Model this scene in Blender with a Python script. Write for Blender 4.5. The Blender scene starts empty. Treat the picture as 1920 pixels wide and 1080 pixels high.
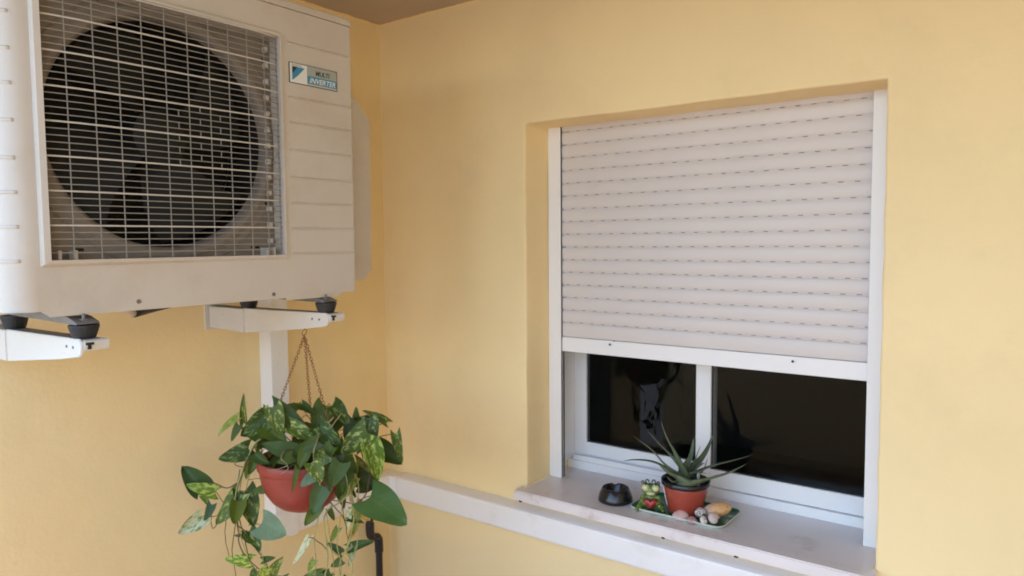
import bpy, bmesh, math, random
from mathutils import Vector, Matrix, noise
random.seed(7)
S = bpy.context.scene
COL = S.collection
PI = math.pi

# ------------------------------------------------------------------ camera
YAW, PITCH, ROLL = 0.6399432, 0.0653246, -0.0083752
f = Vector((-math.sin(YAW)*math.cos(PITCH), math.cos(YAW)*math.cos(PITCH), -math.sin(PITCH)))
r = Vector((math.cos(YAW), math.sin(YAW), 0)); u = r.cross(f)
r2 = r*math.cos(ROLL) + u*math.sin(ROLL); u2 = -r*math.sin(ROLL) + u*math.cos(ROLL)
cam = bpy.data.objects.new('camera', bpy.data.cameras.new('camera'))
COL.objects.link(cam); S.camera = cam
cam.data.sensor_width = 36; cam.data.lens = 1352.39/1920*36
cam.data.clip_start = 0.05; cam.data.clip_end = 2000
M = Matrix((r2, u2, -f)).transposed().to_4x4(); M.translation = Vector((2.12244, -2.0, 1.6))
cam.matrix_world = M

# ------------------------------------------------------------------ light
SUN_EL, SUN_AZ = math.radians(66), math.radians(215)   # azimuth clockwise from +y
W = bpy.data.worlds.new('World'); S.world = W; W.use_nodes = True
nt = W.node_tree; nt.nodes.clear()
sky = nt.nodes.new('ShaderNodeTexSky'); sky.sky_type = 'NISHITA'; sky.sun_disc = False
sky.sun_elevation = SUN_EL; sky.sun_rotation = SUN_AZ; sky.air_density = 1.0; sky.dust_density = 0.6; sky.ozone_density = 1.0
bg = nt.nodes.new('ShaderNodeBackground'); bg.inputs[1].default_value = 0.15
wo = nt.nodes.new('ShaderNodeOutputWorld')
nt.links.new(sky.outputs[0], bg.inputs[0]); nt.links.new(bg.outputs[0], wo.inputs[0])
sl = bpy.data.lights.new('sun', 'SUN'); sl.energy = 2.0; sl.angle = math.radians(0.5); sl.color = (1.0, 0.94, 0.87)
so = bpy.data.objects.new('sun', sl); COL.objects.link(so)
sd = Vector((math.sin(SUN_AZ)*math.cos(SUN_EL), math.cos(SUN_AZ)*math.cos(SUN_EL), math.sin(SUN_EL)))
so.rotation_euler = (-sd).to_track_quat('-Z', 'Y').to_euler(); so.location = sd*20
S.view_settings.view_transform = 'Standard'; S.view_settings.look = 'None'
S.view_settings.gamma = 1; S.view_settings.use_curve_mapping = False
S.view_settings.exposure = 2.20
S.render.engine = 'CYCLES'
S.cycles.max_bounces = 12; S.cycles.diffuse_bounces = 8; S.cycles.glossy_bounces = 4
S.cycles.transparent_max_bounces = 12
S.cycles.use_denoising = True
S.cycles.filter_width = 1.9
S.cycles.sample_clamp_indirect = 8

# ------------------------------------------------------------------ materials
def mat(name, col, rough=0.6, metal=0.0, var=0.0, vscale=8.0, bump=0.0, bscale=60.0, col2=None, spec=0.5,
        bump2=0.0, bscale2=3.0, coat=0.0, grime=None, gscale=6.0, gpos=(0.55, 0.75)):
    m = bpy.data.materials.new(name); m.use_nodes = True
    t = m.node_tree; n = t.nodes; l = t.links
    b = n['Principled BSDF']; b.inputs['Roughness'].default_value = rough
    b.inputs['Metallic'].default_value = metal; b.inputs['Specular IOR Level'].default_value = spec
    b.inputs['Coat Weight'].default_value = coat
    b.inputs['Base Color'].default_value = (*col, 1)
    tc = n.new('ShaderNodeTexCoord'); out = None
    if var > 0 or col2:
        no = n.new('ShaderNodeTexNoise'); no.inputs['Scale'].default_value = vscale; no.inputs['Detail'].default_value = 5
        l.new(tc.outputs['Object'], no.inputs['Vector'])
        mr = n.new('ShaderNodeMapRange'); mr.inputs[1].default_value = 0.3; mr.inputs[2].default_value = 0.7
        l.new(no.outputs[0], mr.inputs[0])
        mx = n.new('ShaderNodeMix'); mx.data_type = 'RGBA'
        l.new(mr.outputs[0], mx.inputs[0])
        c2 = col2 or tuple(c*(1-var) for c in col)
        mx.inputs[6].default_value = (*col, 1); mx.inputs[7].default_value = (*c2, 1)
        out = mx.outputs[2]; l.new(out, b.inputs['Base Color'])
    if grime:
        g = n.new('ShaderNodeTexNoise'); g.inputs['Scale'].default_value = gscale; g.inputs['Detail'].default_value = 8
        g.inputs['Roughness'].default_value = 0.7
        l.new(tc.outputs['Object'], g.inputs['Vector'])
        mr = n.new('ShaderNodeMapRange'); mr.inputs[1].default_value = gpos[0]; mr.inputs[2].default_value = gpos[1]
        l.new(g.outputs[0], mr.inputs[0])
        mx = n.new('ShaderNodeMix'); mx.data_type = 'RGBA'; l.new(mr.outputs[0], mx.inputs[0])
        if out: l.new(out, mx.inputs[6])
        else: mx.inputs[6].default_value = (*col, 1)
        mx.inputs[7].default_value = (*grime, 1)
        l.new(mx.outputs[2], b.inputs['Base Color'])
    prev = None
    for bs, sc, dist in ((bump2, bscale2, 0.02), (bump, bscale, 0.002)):
        if bs > 0:
            no = n.new('ShaderNodeTexNoise'); no.inputs['Scale'].default_value = sc; no.inputs['Detail'].default_value = 6
            l.new(tc.outputs['Object'], no.inputs['Vector'])
            bp = n.new('ShaderNodeBump'); bp.inputs['Strength'].default_value = bs; bp.inputs['Distance'].default_value = dist
            l.new(no.outputs[0], bp.inputs['Height'])
            if prev: l.new(prev.outputs[0], bp.inputs['Normal'])
            prev = bp
    if prev: l.new(prev.outputs[0], b.inputs['Normal'])
    return m

def leaf_mat(name, base, pale, lo, hi, rough=0.46, trans=0.25):
    """leaf: UV x = across (-1..1), y = along (0..1); pale streaks follow the side veins"""
    m = bpy.data.materials.new(name); m.use_nodes = True
    t = m.node_tree; n = t.nodes; l = t.links
    b = n['Principled BSDF']; b.inputs['Roughness'].default_value = rough; b.inputs['Specular IOR Level'].default_value = 0.35
    uv = n.new('ShaderNodeUVMap'); sx = n.new('ShaderNodeSeparateXYZ'); l.new(uv.outputs[0], sx.inputs[0])
    def math_(op, a, bb):
        k = n.new('ShaderNodeMath'); k.operation = op
        for i, x in enumerate((a, bb)):
            if x is None: continue
            if isinstance(x, (int, float)): k.inputs[i].default_value = x
            else: l.new(x, k.inputs[i])
        return k.outputs[0]
    ab = math_('ABSOLUTE', sx.outputs[0], None)
    vein = math_('SUBTRACT', sx.outputs[1], math_('MULTIPLY', ab, 0.35))
    oi = n.new('ShaderNodeObjectInfo')
    cb = n.new('ShaderNodeCombineXYZ'); l.new(math_('MULTIPLY', sx.outputs[0], 1.6), cb.inputs[0])
    l.new(math_('MULTIPLY', vein, 3.6), cb.inputs[1]); l.new(math_('MULTIPLY', oi.outputs['Random'], 50), cb.inputs[2])
    no = n.new('ShaderNodeTexNoise'); no.inputs['Scale'].default_value = 1.6; no.inputs['Detail'].default_value = 6
    no.inputs['Roughness'].default_value = 0.65
    l.new(cb.outputs[0], no.inputs['Vector'])
    mr = n.new('ShaderNodeMapRange'); mr.inputs[1].default_value = lo; mr.inputs[2].default_value = hi; l.new(no.outputs[0], mr.inputs[0])
    mx = n.new('ShaderNodeMix'); mx.data_type = 'RGBA'; l.new(mr.outputs[0], mx.inputs[0])
    mx.inputs[6].default_value = (*base, 1); mx.inputs[7].default_value = (*pale, 1)
    # paler midrib
    mrb = n.new('ShaderNodeMapRange'); mrb.inputs[1].default_value = 0.0; mrb.inputs[2].default_value = 0.07
    mrb.inputs[3].default_value = 0.55; mrb.inputs[4].default_value = 0; l.new(ab, mrb.inputs[0])
    mx2 = n.new('ShaderNodeMix'); mx2.data_type = 'RGBA'; l.new(mrb.outputs[0], mx2.inputs[0])
    l.new(mx.outputs[2], mx2.inputs[6]); mx2.inputs[7].default_value = (*[c*0.5+d*0.5 for c, d in zip(base, (0.12, 0.2, 0.06))], 1)
    hs = n.new('ShaderNodeHueSaturation'); l.new(mx2.outputs[2], hs.inputs['Color'])
    fn = n.new('ShaderNodeTexNoise'); fn.inputs['Scale'].default_value = 30; fn.inputs['Detail'].default_value = 4
    tc_ = n.new('ShaderNodeTexCoord'); l.new(tc_.outputs['Object'], fn.inputs['Vector'])
    l.new(math_('ADD', math_('ADD', math_('MULTIPLY', oi.outputs['Random'], 0.7), 0.40), math_('MULTIPLY', fn.outputs[0], 0.5)), hs.inputs['Value'])
    l.new(math_('ADD', math_('MULTIPLY', oi.outputs['Random'], -0.035), 0.505), hs.inputs['Hue'])
    l.new(hs.outputs[0], b.inputs['Base Color'])
    wv = n.new('ShaderNodeMath'); wv.operation = 'SINE'; l.new(math_('MULTIPLY', vein, 48.0), wv.inputs[0])
    bp = n.new('ShaderNodeBump'); bp.inputs['Strength'].default_value = 0.10; bp.inputs['Distance'].default_value = 0.001
    l.new(wv.outputs[0], bp.inputs['Height']); l.new(bp.outputs[0], b.inputs['Normal'])
    tr = n.new('ShaderNodeBsdfTranslucent'); l.new(hs.outputs[0], tr.inputs[0])
    ms = n.new('ShaderNodeMixShader'); ms.inputs[0].default_value = trans
    l.new(b.outputs[0], ms.inputs[1]); l.new(tr.outputs[0], ms.inputs[2]); l.new(ms.outputs[0], n['Material Output'].inputs[0])
    return m

WALL = (0.915, 0.737, 0.415)
M_WALL = mat('ochre_plaster_paint', WALL, 0.75, var=0.08, vscale=1.6, bump=0.22, bscale=110, bump2=0.30, bscale2=5, spec=0.3,
             grime=tuple(c*0.88 for c in WALL), gscale=3.0, gpos=(0.5, 0.8))
M_PALE = mat('whitewash', (0.72, 0.72, 0.72), 0.8, var=0.05, bump=0.3)
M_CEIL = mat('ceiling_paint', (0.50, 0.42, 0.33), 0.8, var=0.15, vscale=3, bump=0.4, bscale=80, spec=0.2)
M_FLOOR = mat('floor_tile', (0.38, 0.25, 0.17), 0.4, var=0.2, vscale=4)
M_GROUND = mat('pale_ground', (0.26, 0.26, 0.27), 0.9, var=0.3, vscale=0.2)
M_AC = mat('ivory_painted_metal', (0.59, 0.535, 0.465), 0.45, var=0.05, vscale=5, bump=0.05, bscale=300,
           grime=(0.47, 0.38, 0.28), gscale=3.5, gpos=(0.52, 0.95))
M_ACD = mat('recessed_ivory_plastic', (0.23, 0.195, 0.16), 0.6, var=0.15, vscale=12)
M_WIRE = mat('wire_coating', (0.30, 0.28, 0.24), 0.45)
M_WIRE2 = mat('pale_wire_coating', (0.60, 0.56, 0.49), 0.4)  # paler tone for the thick wires
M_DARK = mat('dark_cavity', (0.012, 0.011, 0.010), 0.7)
M_BLADE = mat('dark_blade_plastic', (0.004, 0.0045, 0.0035), 0.7)
M_WHITE = mat('white_lacquer', (0.84, 0.84, 0.85), 0.35, var=0.03, vscale=3)
M_SLAT = mat('shutter_plastic', (0.68, 0.64, 0.63), 0.45, var=0.04, vscale=6, grime=(0.66, 0.62, 0.58), gscale=5, gpos=(0.5, 0.85))
M_TRUNK = mat('white_pvc', (0.86, 0.85, 0.85), 0.4, var=0.04, vscale=4, grime=(0.66, 0.60, 0.52), gscale=5, gpos=(0.55, 0.9))
M_BRKT = mat('worn_white_steel', (0.66, 0.63, 0.57), 0.4, var=0.05, vscale=10, grime=(0.22, 0.12, 0.07), gscale=42, gpos=(0.645, 0.70))
M_RUB = mat('black_rubber', (0.018, 0.019, 0.020), 0.6, bump=0.2, bscale=200)
M_ZINC = mat('dusty_zinc', (0.22, 0.21, 0.20), 0.5, metal=0.4, var=0.3, vscale=30)
M_BLACKP = mat('black_pvc', (0.022, 0.018, 0.020), 0.35)
M_SLOTSHADE = mat('slot_shade_brown', (0.050, 0.036, 0.034), 0.7)  # shade colour painted behind the shutter slots
M_GASK = mat('black_gasket', (0.01, 0.01, 0.01), 0.6)
M_STONE = mat('veined_marble', (0.80, 0.76, 0.77), 0.30, col2=(0.70, 0.65, 0.65), var=0.1, vscale=3.5,
              grime=(0.40, 0.32, 0.29), gscale=7, gpos=(0.56, 0.78), bump=0.15, bscale=120)
M_COPPER = mat('copper_chain', (0.32, 0.13, 0.055), 0.4, metal=0.3, var=0.4, vscale=90)
M_POT = mat('red_plastic', (0.29, 0.042, 0.030), 0.38, var=0.15, vscale=8)
M_POT2 = mat('terracotta_plastic', (0.36, 0.062, 0.038), 0.3, var=0.15, vscale=10, grime=(0.46, 0.20, 0.14), gscale=22, gpos=(0.55, 0.85))
M_SOIL = mat('potting_soil', (0.018, 0.013, 0.009), 0.95, var=0.5, vscale=60, bump=1.0, bscale=80)
M_BLACK = mat('black_melamine', (0.012, 0.012, 0.015), 0.22)
M_FROG = mat('glazed_green', (0.16, 0.25, 0.05), 0.25, col2=(0.04, 0.085, 0.015), var=0.2, vscale=45, coat=0.4)
M_CREAM = mat('glazed_cream', (0.60, 0.62, 0.36), 0.25, var=0.2, vscale=60, coat=0.4)
M_RED = mat('glazed_red', (0.32, 0.016, 0.020), 0.28, coat=0.4, col2=(0.22, 0.012, 0.014), var=0.2, vscale=60)
M_TRAY = mat('printed_green', (0.012, 0.085, 0.045), 0.3, col2=(0.020, 0.16, 0.085), var=0.2, vscale=22,
             grime=(0.42, 0.50, 0.20), gscale=26, gpos=(0.57, 0.60))
M_TRIM = mat('pale_green_rim', (0.62, 0.70, 0.60), 0.35)
M_SH1 = mat('pink_shell', (0.62, 0.36, 0.33), 0.5, col2=(0.72, 0.55, 0.50), var=0.2, vscale=60)
M_SH3 = mat('white_shell', (0.74, 0.68, 0.62), 0.45, var=0.1, vscale=60)
M_SH4 = mat('rosy_grey_shell', (0.58, 0.45, 0.42), 0.5, col2=(0.68, 0.58, 0.54), var=0.2, vscale=50)
M_TAG = mat('white_plastic_tag', (0.75, 0.75, 0.72), 0.4)
M_BADGE = mat('silver_badge', (0.50, 0.50, 0.46), 0.4)
M_BLUE = mat('blue_print', (0.03, 0.25, 0.42), 0.4)
M_NAVY = mat('navy_print', (0.01, 0.03, 0.06), 0.4)
M_GREYP = mat('grey_print', (0.35, 0.38, 0.34), 0.4)
M_INT = mat('dark_interior', (0.26, 0.23, 0.20), 0.9)
L_G = leaf_mat('pothos_green', (0.058, 0.110, 0.014), (0.12, 0.20, 0.04), 0.68, 0.74)
L_V = leaf_mat('pothos_streaked', (0.062, 0.125, 0.018), (0.34, 0.44, 0.13), 0.53, 0.60)
L_B = leaf_mat('pothos_bright', (0.10, 0.22, 0.02), (0.42, 0.55, 0.12), 0.48, 0.56, trans=0.3)
L_T = leaf_mat('pothos_bluish', (0.042, 0.100, 0.028), (0.20, 0.32, 0.16), 0.66, 0.72)
L_L = leaf_mat('pothos_underside', (0.16, 0.27, 0.16), (0.22, 0.33, 0.20), 0.5, 0.8, rough=0.55, trans=0.3)
L_W = leaf_mat('pothos_whitish', (0.16, 0.28, 0.08), (0.62, 0.68, 0.46), 0.42, 0.50, trans=0.3)
L_P = leaf_mat('pothos_lime', (0.13, 0.24, 0.04), (0.34, 0.42, 0.12), 0.45, 0.6, trans=0.3)
L_Y = leaf_mat('pothos_yellowed', (0.50, 0.36, 0.05), (0.60, 0.52, 0.16), 0.5, 0.6, trans=0.3)
L_S = leaf_mat('pothos_olive', (0.060, 0.090, 0.026), (0.10, 0.14, 0.05), 0.6, 0.7, rough=0.5)
L_H = leaf_mat('pothos_heart', (0.042, 0.118, 0.030), (0.05, 0.14, 0.05), 0.66, 0.8, rough=0.45)
LK = dict(g=L_G, v=L_V, b=L_B, t=L_T, l=L_L, w=L_W, p=L_P, y=L_Y, s=L_S, h=L_H)
M_STEMD = mat('brown_stem', (0.10, 0.065, 0.030), 0.6, var=0.3, vscale=40)
M_STEML = mat('pale_stem', (0.34, 0.38, 0.13), 0.55, var=0.3, vscale=30)
M_STEMG = mat('green_stem', (0.09, 0.13, 0.035), 0.5, var=0.2, vscale=40)
M_STEMK = mat('greyish_stem', (0.13, 0.16, 0.085), 0.6, var=0.4, vscale=50, col2=(0.35, 0.24, 0.10))
M_STEMY = mat('yellow_stem', (0.42, 0.40, 0.14), 0.55, var=0.3, vscale=30)
SK = dict(d=M_STEMD, l=M_STEML, g=M_STEMG, k=M_STEMK, y=M_STEMY)
M_ALOE = mat('aloe_skin', (0.070, 0.108, 0.058), 0.45, var=0.3, vscale=40, col2=(0.12, 0.15, 0.09))

# ceiling: wall paint brushed over its rim (a ragged line along both walls)
t = M_CEIL.node_tree; n = t.nodes; l = t.links
tc = n.new('ShaderNodeTexCoord'); sx = n.new('ShaderNodeSeparateXYZ'); l.new(tc.outputs['Object'], sx.inputs[0])
mn = n.new('ShaderNodeMath'); mn.operation = 'MINIMUM'; l.new(sx.outputs[0], mn.inputs[0])
ng = n.new('ShaderNodeMath'); ng.operation = 'MULTIPLY'; ng.inputs[1].default_value = -1; l.new(sx.outputs[1], ng.inputs[0]); l.new(ng.outputs[0], mn.inputs[1])
nn = n.new('ShaderNodeTexNoise'); nn.inputs['Scale'].default_value = 14; l.new(tc.outputs['Object'], nn.inputs['Vector'])
m1 = n.new('ShaderNodeMath'); m1.operation = 'MULTIPLY_ADD'; m1.inputs[1].default_value = -0.03; m1.inputs[2].default_value = 0.006
l.new(nn.outputs[0], m1.inputs[0]); ad = n.new('ShaderNodeMath'); ad.operation = 'ADD'; l.new(mn.outputs[0], ad.inputs[0]); l.new(m1.outputs[0], ad.inputs[1])
ls = n.new('ShaderNodeMath'); ls.operation = 'LESS_THAN'; ls.inputs[1].default_value = 0.0; l.new(ad.outputs[0], ls.inputs[0])
mx = n.new('ShaderNodeMix'); mx.data_type = 'RGBA'; l.new(ls.outputs[0], mx.inputs[0])
b = n['Principled BSDF']; src = b.inputs['Base Color'].links[0].from_socket
l.new(src, mx.inputs[6]); mx.inputs[7].default_value = (*WALL, 1); l.new(mx.outputs[2], b.inputs['Base Color'])

# ------------------------------------------------------------------ helpers
def root(name, label, cat, loc, group=None):
    o = bpy.data.objects.new(name, None); COL.objects.link(o); o.location = loc; o.empty_display_size = 0.05
    o['label'] = label; o['category'] = cat
    if group: o['group'] = group
    return o
def tag(o, label, cat, group=None):
    o['label'] = label; o['category'] = cat
    if group: o['group'] = group
    return o
def obj(name, bm, m, parent=None, smooth=False, label=None, kind=None):
    """link a bmesh built in world coordinates as one object"""
    me = bpy.data.meshes.new(name)
    bmesh.ops.recalc_face_normals(bm, faces=bm.faces)
    if smooth:
        for fc in bm.faces: fc.smooth = True
    bm.to_mesh(me); bm.free()
    return link(name, me, m, parent, label, kind)
def link(name, me, m, parent=None, label=None, kind=None):
    if m is not None and not me.materials: me.materials.append(m)
    o = bpy.data.objects.new(name, me); COL.objects.link(o)
    if parent:
        o.parent = parent
        w = Vector((0, 0, 0)); p = parent
        # parents are never rotated; undo the root's offset
        while p: w += p.location if p.type == 'EMPTY' else Vector((0, 0, 0)); p = p.parent
        if parent.type == 'EMPTY': o.matrix_parent_inverse = Matrix.Translation(-parent.location)
        # children of a mesh part inherit that part's own undo, so nothing more is needed
    if label: o['label'] = label
    if kind: o['kind'] = kind
    return o
def box(bm, x0, x1, y0, y1, z0, z1, bev=0.0, seg=2):
    g = bmesh.ops.create_cube(bm, size=1)
    vs = g['verts']
    for v in vs:
        v.co = Vector(((x0+x1)/2 + v.co.x*(x1-x0), (y0+y1)/2 + v.co.y*(y1-y0), (z0+z1)/2 + v.co.z*(z1-z0)))
    if bev > 0:
        es = list({e for v in vs for e in v.link_edges})
        bmesh.ops.bevel(bm, geom=es, offset=bev, segments=seg, profile=0.6, affect='EDGES')
    return vs
def boxo(name, m, parent, *a, bev=0.0, label=None, kind=None):
    bm = bmesh.new(); box(bm, *a, bev=bev); return obj(name, bm, m, parent, label=label, kind=kind)
def prism(bm, pts, axis, a, b):
    """extrude a polygon; pts are the two other coordinates in cyclic order x>y>z"""
    def P(p, c):
        if axis == 0: return (c, p[0], p[1])
        if axis == 1: return (p[0], c, p[1])
        return (p[0], p[1], c)
    A = [bm.verts.new(P(p, a)) for p in pts]; B = [bm.verts.new(P(p, b)) for p in pts]
    bm.faces.new(A); bm.faces.new(B[::-1])
    for i in range(len(pts)):
        j = (i+1) % len(pts); bm.faces.new((A[i], B[i], B[j], A[j]))
def lathe(bm, prof, c, seg=40, wob=0.0):
    rings = []
    for rr, z in prof:
        if rr < 1e-6: rings.append([bm.verts.new((c[0], c[1], c[2]+z))])
        else: rings.append([bm.verts.new((c[0]+rr*math.cos(2*PI*k/seg), c[1]+rr*math.sin(2*PI*k/seg), c[2]+z)) for k in range(seg)])
    for a, b in zip(rings, rings[1:]):
        for k in range(seg):
            j = (k+1) % seg
            if len(a) == 1 and len(b) == 1: continue
            if len(a) == 1: bm.faces.new((a[0], b[j], b[k]))
            elif len(b) == 1: bm.faces.new((a[k], a[j], b[0]))
            else: bm.faces.new((a[k], a[j], b[j], b[k]))
def catmull(pts, n=6):
    P = [Vector(p) for p in pts]; P = [P[0]*2-P[1]] + P + [P[-1]*2-P[-2]]; out = []
    for i in range(1, len(P)-2):
        for k in range(n):
            t = k/n; a, b, c, d = P[i-1], P[i], P[i+1], P[i+2]
            out.append(0.5*((2*b) + (c-a)*t + (2*a-5*b+4*c-d)*t*t + (3*b-a-3*c+d)*t**3))
    out.append(P[-2]); return out
def tube(bm, pts, rad, seg=8, cap=True):
    pts = [Vector(p) for p in pts]; n = len(pts); rings = []
    T0 = (pts[1]-pts[0]).normalized(); up = Vector((0, 0, 1)) if abs(T0.z) < 0.9 else Vector((1, 0, 0))
    N = T0.cross(up).normalized()
    for i, p in enumerate(pts):
        T = (pts[min(i+1, n-1)]-pts[max(i-1, 0)]).normalized()
        N = (N - T*N.dot(T)).normalized(); B = T.cross(N)
        rr = rad(i/(n-1)) if callable(rad) else rad
        rings.append([bm.verts.new(p + (N*math.cos(2*PI*k/seg)+B*math.sin(2*PI*k/seg))*rr) for k in range(seg)])
    for a, b in zip(rings, rings[1:]):
        for k in range(seg): bm.faces.new((a[k], a[(k+1) % seg], b[(k+1) % seg], b[k]))
    if cap: bm.faces.new(rings[0][::-1]); bm.faces.new(rings[-1])
def ball(bm, c, r, sc=(1, 1, 1), sub=3, rot=None):
    g = bmesh.ops.create_icosphere(bm, subdivisions=sub, radius=r)
    for v in g['verts']:
        p = Vector((v.co.x*sc[0], v.co.y*sc[1], v.co.z*sc[2]))
        if rot: p = rot @ p
        v.co = p + Vector(c)
    return g['verts']
def clone(o, parent, loc, label=None):
    c = o.copy(); COL.objects.link(c); c.parent = parent; c.location = loc
    if label: c['label'] = label
    return c
def wob(x, y, z, s=1.0, k=3.0): return noise.noise(Vector((x*k, y*k, z*k)))*s

# ------------------------------------------------------------------ the place: walls, ceiling, floor
XL, XR, ZB, ZT, ZC = 0.6927, 1.7899, 0.714, 1.992, 2.4396
def wall_grid(bm, us, vs, put, skip):
    g = {}
    for i, a in enumerate(us):
        for j, c in enumerate(vs): g[i, j] = bm.verts.new(put(a, c))
    for i in range(len(us)-1):
        for j in range(len(vs)-1):
            if skip((us[i]+us[i+1])/2, (vs[j]+vs[j+1])/2): continue
            bm.faces.new((g[i, j], g[i+1, j], g[i+1, j+1], g[i, j+1]))
    for k in list(g.values()):
        if not k.link_faces: bm.verts.remove(k)
def ruler(a, b, step, extra):
    n = max(1, round((b-a)/step)); s = [a+(b-a)*i/n for i in range(n+1)]
    for e in extra:
        k = min(range(len(s)), key=lambda i: abs(s[i]-e)); s[k] = e
    return sorted(set(s))
ED = 0.007
def relief(x, z):
    fade = min(1, x/0.06, (ZC-z)/0.05)
    return (wob(x, 3.1, z, 0.0022, 2.2) + wob(x, 8.3, z, 0.0008, 11)) * max(0, fade)
bm = bmesh.new()
us = ruler(0, 4.6, 0.03, (XL-ED, XR+ED)); vs = ruler(-0.05, 2.46, 0.03, (ZB-ED, ZT+ED))
wall_grid(bm, us, vs, lambda a, c: (a, relief(a, c), c), lambda a, c: XL-ED < a < XR+ED and ZB-ED < c < ZT+ED)
# rounded, slightly uneven arris of the window opening and its reveals
loop = []
for c in [v for v in vs if ZB-ED <= v <= ZT+ED]: loop.append((XL-ED, c, -1, 0))
for a in [v for v in us if XL-ED < v < XR+ED]: loop.append((a, ZT+ED, 0, 1))
for c in reversed([v for v in vs if ZB-ED <= v <= ZT+ED]): loop.append((XR+ED, c, 1, 0))
for a in reversed([v for v in us if XL-ED < v < XR+ED]): loop.append((a, ZB-ED, 0, -1))
rings = []
for inset, dep in ((0, 0), (0.6, 0.12), (0.9, 0.45), (1.0, 1.0), (1.0, 6), (1.0, 14), (1.0, 23), (1.0, 45)):
    ring = []
    for a, c, _, _ in loop:
        j = 1 + wob(a, 1.7, c, 0.5, 9) if inset else 1
        x = min(max(a, XL-ED*(1-inset*j)), XR+ED*(1-inset*j)) if inset else a
        z = min(max(c, ZB-ED*(1-inset)), ZT+ED*(1-inset*j)) if inset else c
        ring.append(bm.verts.new((x, relief(a, c)*(dep < 2) + dep*ED, z)))
    rings.append(ring)
for p, q in zip(rings, rings[1:]):
    for k in range(len(loop)):
        j = (k+1) % len(loop); bm.faces.new((p[k], p[j], q[j], q[k]))
bmesh.ops.remove_doubles(bm, verts=bm.verts, dist=1e-5)
w = obj('window_wall', bm, M_WALL, smooth=True)
tag(w, 'yellow ochre plastered house wall with the shuttered window in it', 'wall')

bm = bmesh.new()
us = ruler(-1.62, 0.0, 0.03, ()); vs = ruler(-0.05, 2.46, 0.03, ())
wall_grid(bm, us, vs, lambda a, c: ((wob(5.2, a, c, 0.0022, 2.2)+wob(1.2, a, c, 0.0008, 11))*max(0, min(1, -a/0.06, (ZC-c)/0.05)), a, c), lambda a, c: False)
box(bm, -0.22, -0.004, -1.62, 0.2, -0.05, 2.46)
w = obj('side_wall', bm, M_WALL, smooth=False)
for p in w.data.polygons: p.use_smooth = len(p.vertices) == 4 and p.area < 0.002
tag(w, 'yellow ochre plastered side wall behind the air conditioner and hanging basket', 'wall')

w = boxo('added_end_wall', M_WALL, None, 3.1, 3.45, -2.75, -0.004, 0.0, 2.4390)  # added out of view: blocks side light, bounces warm light onto the unit
tag(w, 'ochre end wall added out of view on the right to block side light and bounce warm light', 'wall')
# porch ceiling, floor, added edge wall: one slab each
def struct(name, m, *a, bev=0.0):
    o = boxo(name, m, None, *a, bev=bev); o['kind'] = 'structure'; return o
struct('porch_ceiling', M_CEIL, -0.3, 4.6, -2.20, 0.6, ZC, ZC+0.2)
struct('porch_floor', M_FLOOR, -0.3, 4.6, -2.75, 0.6, -0.2, 0.0)
w = boxo('added_parapet', M_WALL, None, -0.3, 4.6, -2.75, -2.60, 0.0, 0.66, bev=0.01)  # unseen; height shaped for the low light and dark window reflections
tag(w, 'low ochre parapet added out of view along the open porch edge to shape light and reflections', 'added_parapet')
bm = bmesh.new(); bmesh.ops.create_grid(bm, x_segments=2, y_segments=2, size=600)
for v in bm.verts: v.co.z = -0.45
o = obj('ground', bm, M_GROUND); o['kind'] = 'structure'

# dark room behind the window (five faces, open to the window)
bm = bmesh.new()
X0, X1, Y0, Y1, Z0, Z1 = -0.2, 3.2, 0.33, 3.4, 0.0, 2.43
V = [bm.verts.new(p) for p in ((X0, Y0, Z0), (X1, Y0, Z0), (X1, Y1, Z0), (X0, Y1, Z0), (X0, Y0, Z1), (X1, Y0, Z1), (X1, Y1, Z1), (X0, Y1, Z1))]
for q in ((0, 1, 2, 3), (4, 5, 6, 7), (1, 2, 6, 5), (2, 3, 7, 6), (3, 0, 4, 7)): bm.faces.new([V[i] for i in q])
# front side of the room around the opening
for a in ((X0, XL-0.02, Z0, Z1), (XR+0.02, X1, Z0, Z1), (XL-0.02, XR+0.02, Z0, ZB-0.02), (XL-0.02, XR+0.02, ZT+0.3, Z1)):
    bm.faces.new([bm.verts.new(p) for p in ((a[0], Y0, a[2]), (a[1], Y0, a[2]), (a[1], Y0, a[3]), (a[0], Y0, a[3]))])
o = obj('room_walls', bm, M_INT); o['kind'] = 'structure'

# ------------------------------------------------------------------ window sill
R = root('window_sill', 'pale veined marble sill slab projecting under the shuttered window', 'window sill', (1.235, 0.1, 0.7135))
bm = bmesh.new(); box(bm, 0.6785, 1.797, -0.060, 0.33, 0.7145, 0.7492, bev=0.0)
bmesh.ops.subdivide_edges(bm, edges=[e for e in bm.edges if abs(e.verts[0].co.x-e.verts[1].co.x) > 0.5], cuts=140)
es = [e for e in bm.edges if abs(e.verts[0].co.y+0.06) < 1e-4 and abs(e.verts[1].co.y+0.06) < 1e-4 and abs(e.verts[0].co.x-e.verts[1].co.x) > 1e-4]
for v in bm.verts:
    if abs(v.co.y+0.06) < 1e-4: v.co.y += wob(v.co.x, 0, v.co.z, 0.0012, 14); v.co.z += wob(v.co.x, 4, 0, 0.0008, 9)*(1 if v.co.z > 0.73 else 1.6)
bmesh.ops.bevel(bm, geom=es, offset=0.0035, segments=2, affect='EDGES')
obj('slab', bm, M_STONE, R)
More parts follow.
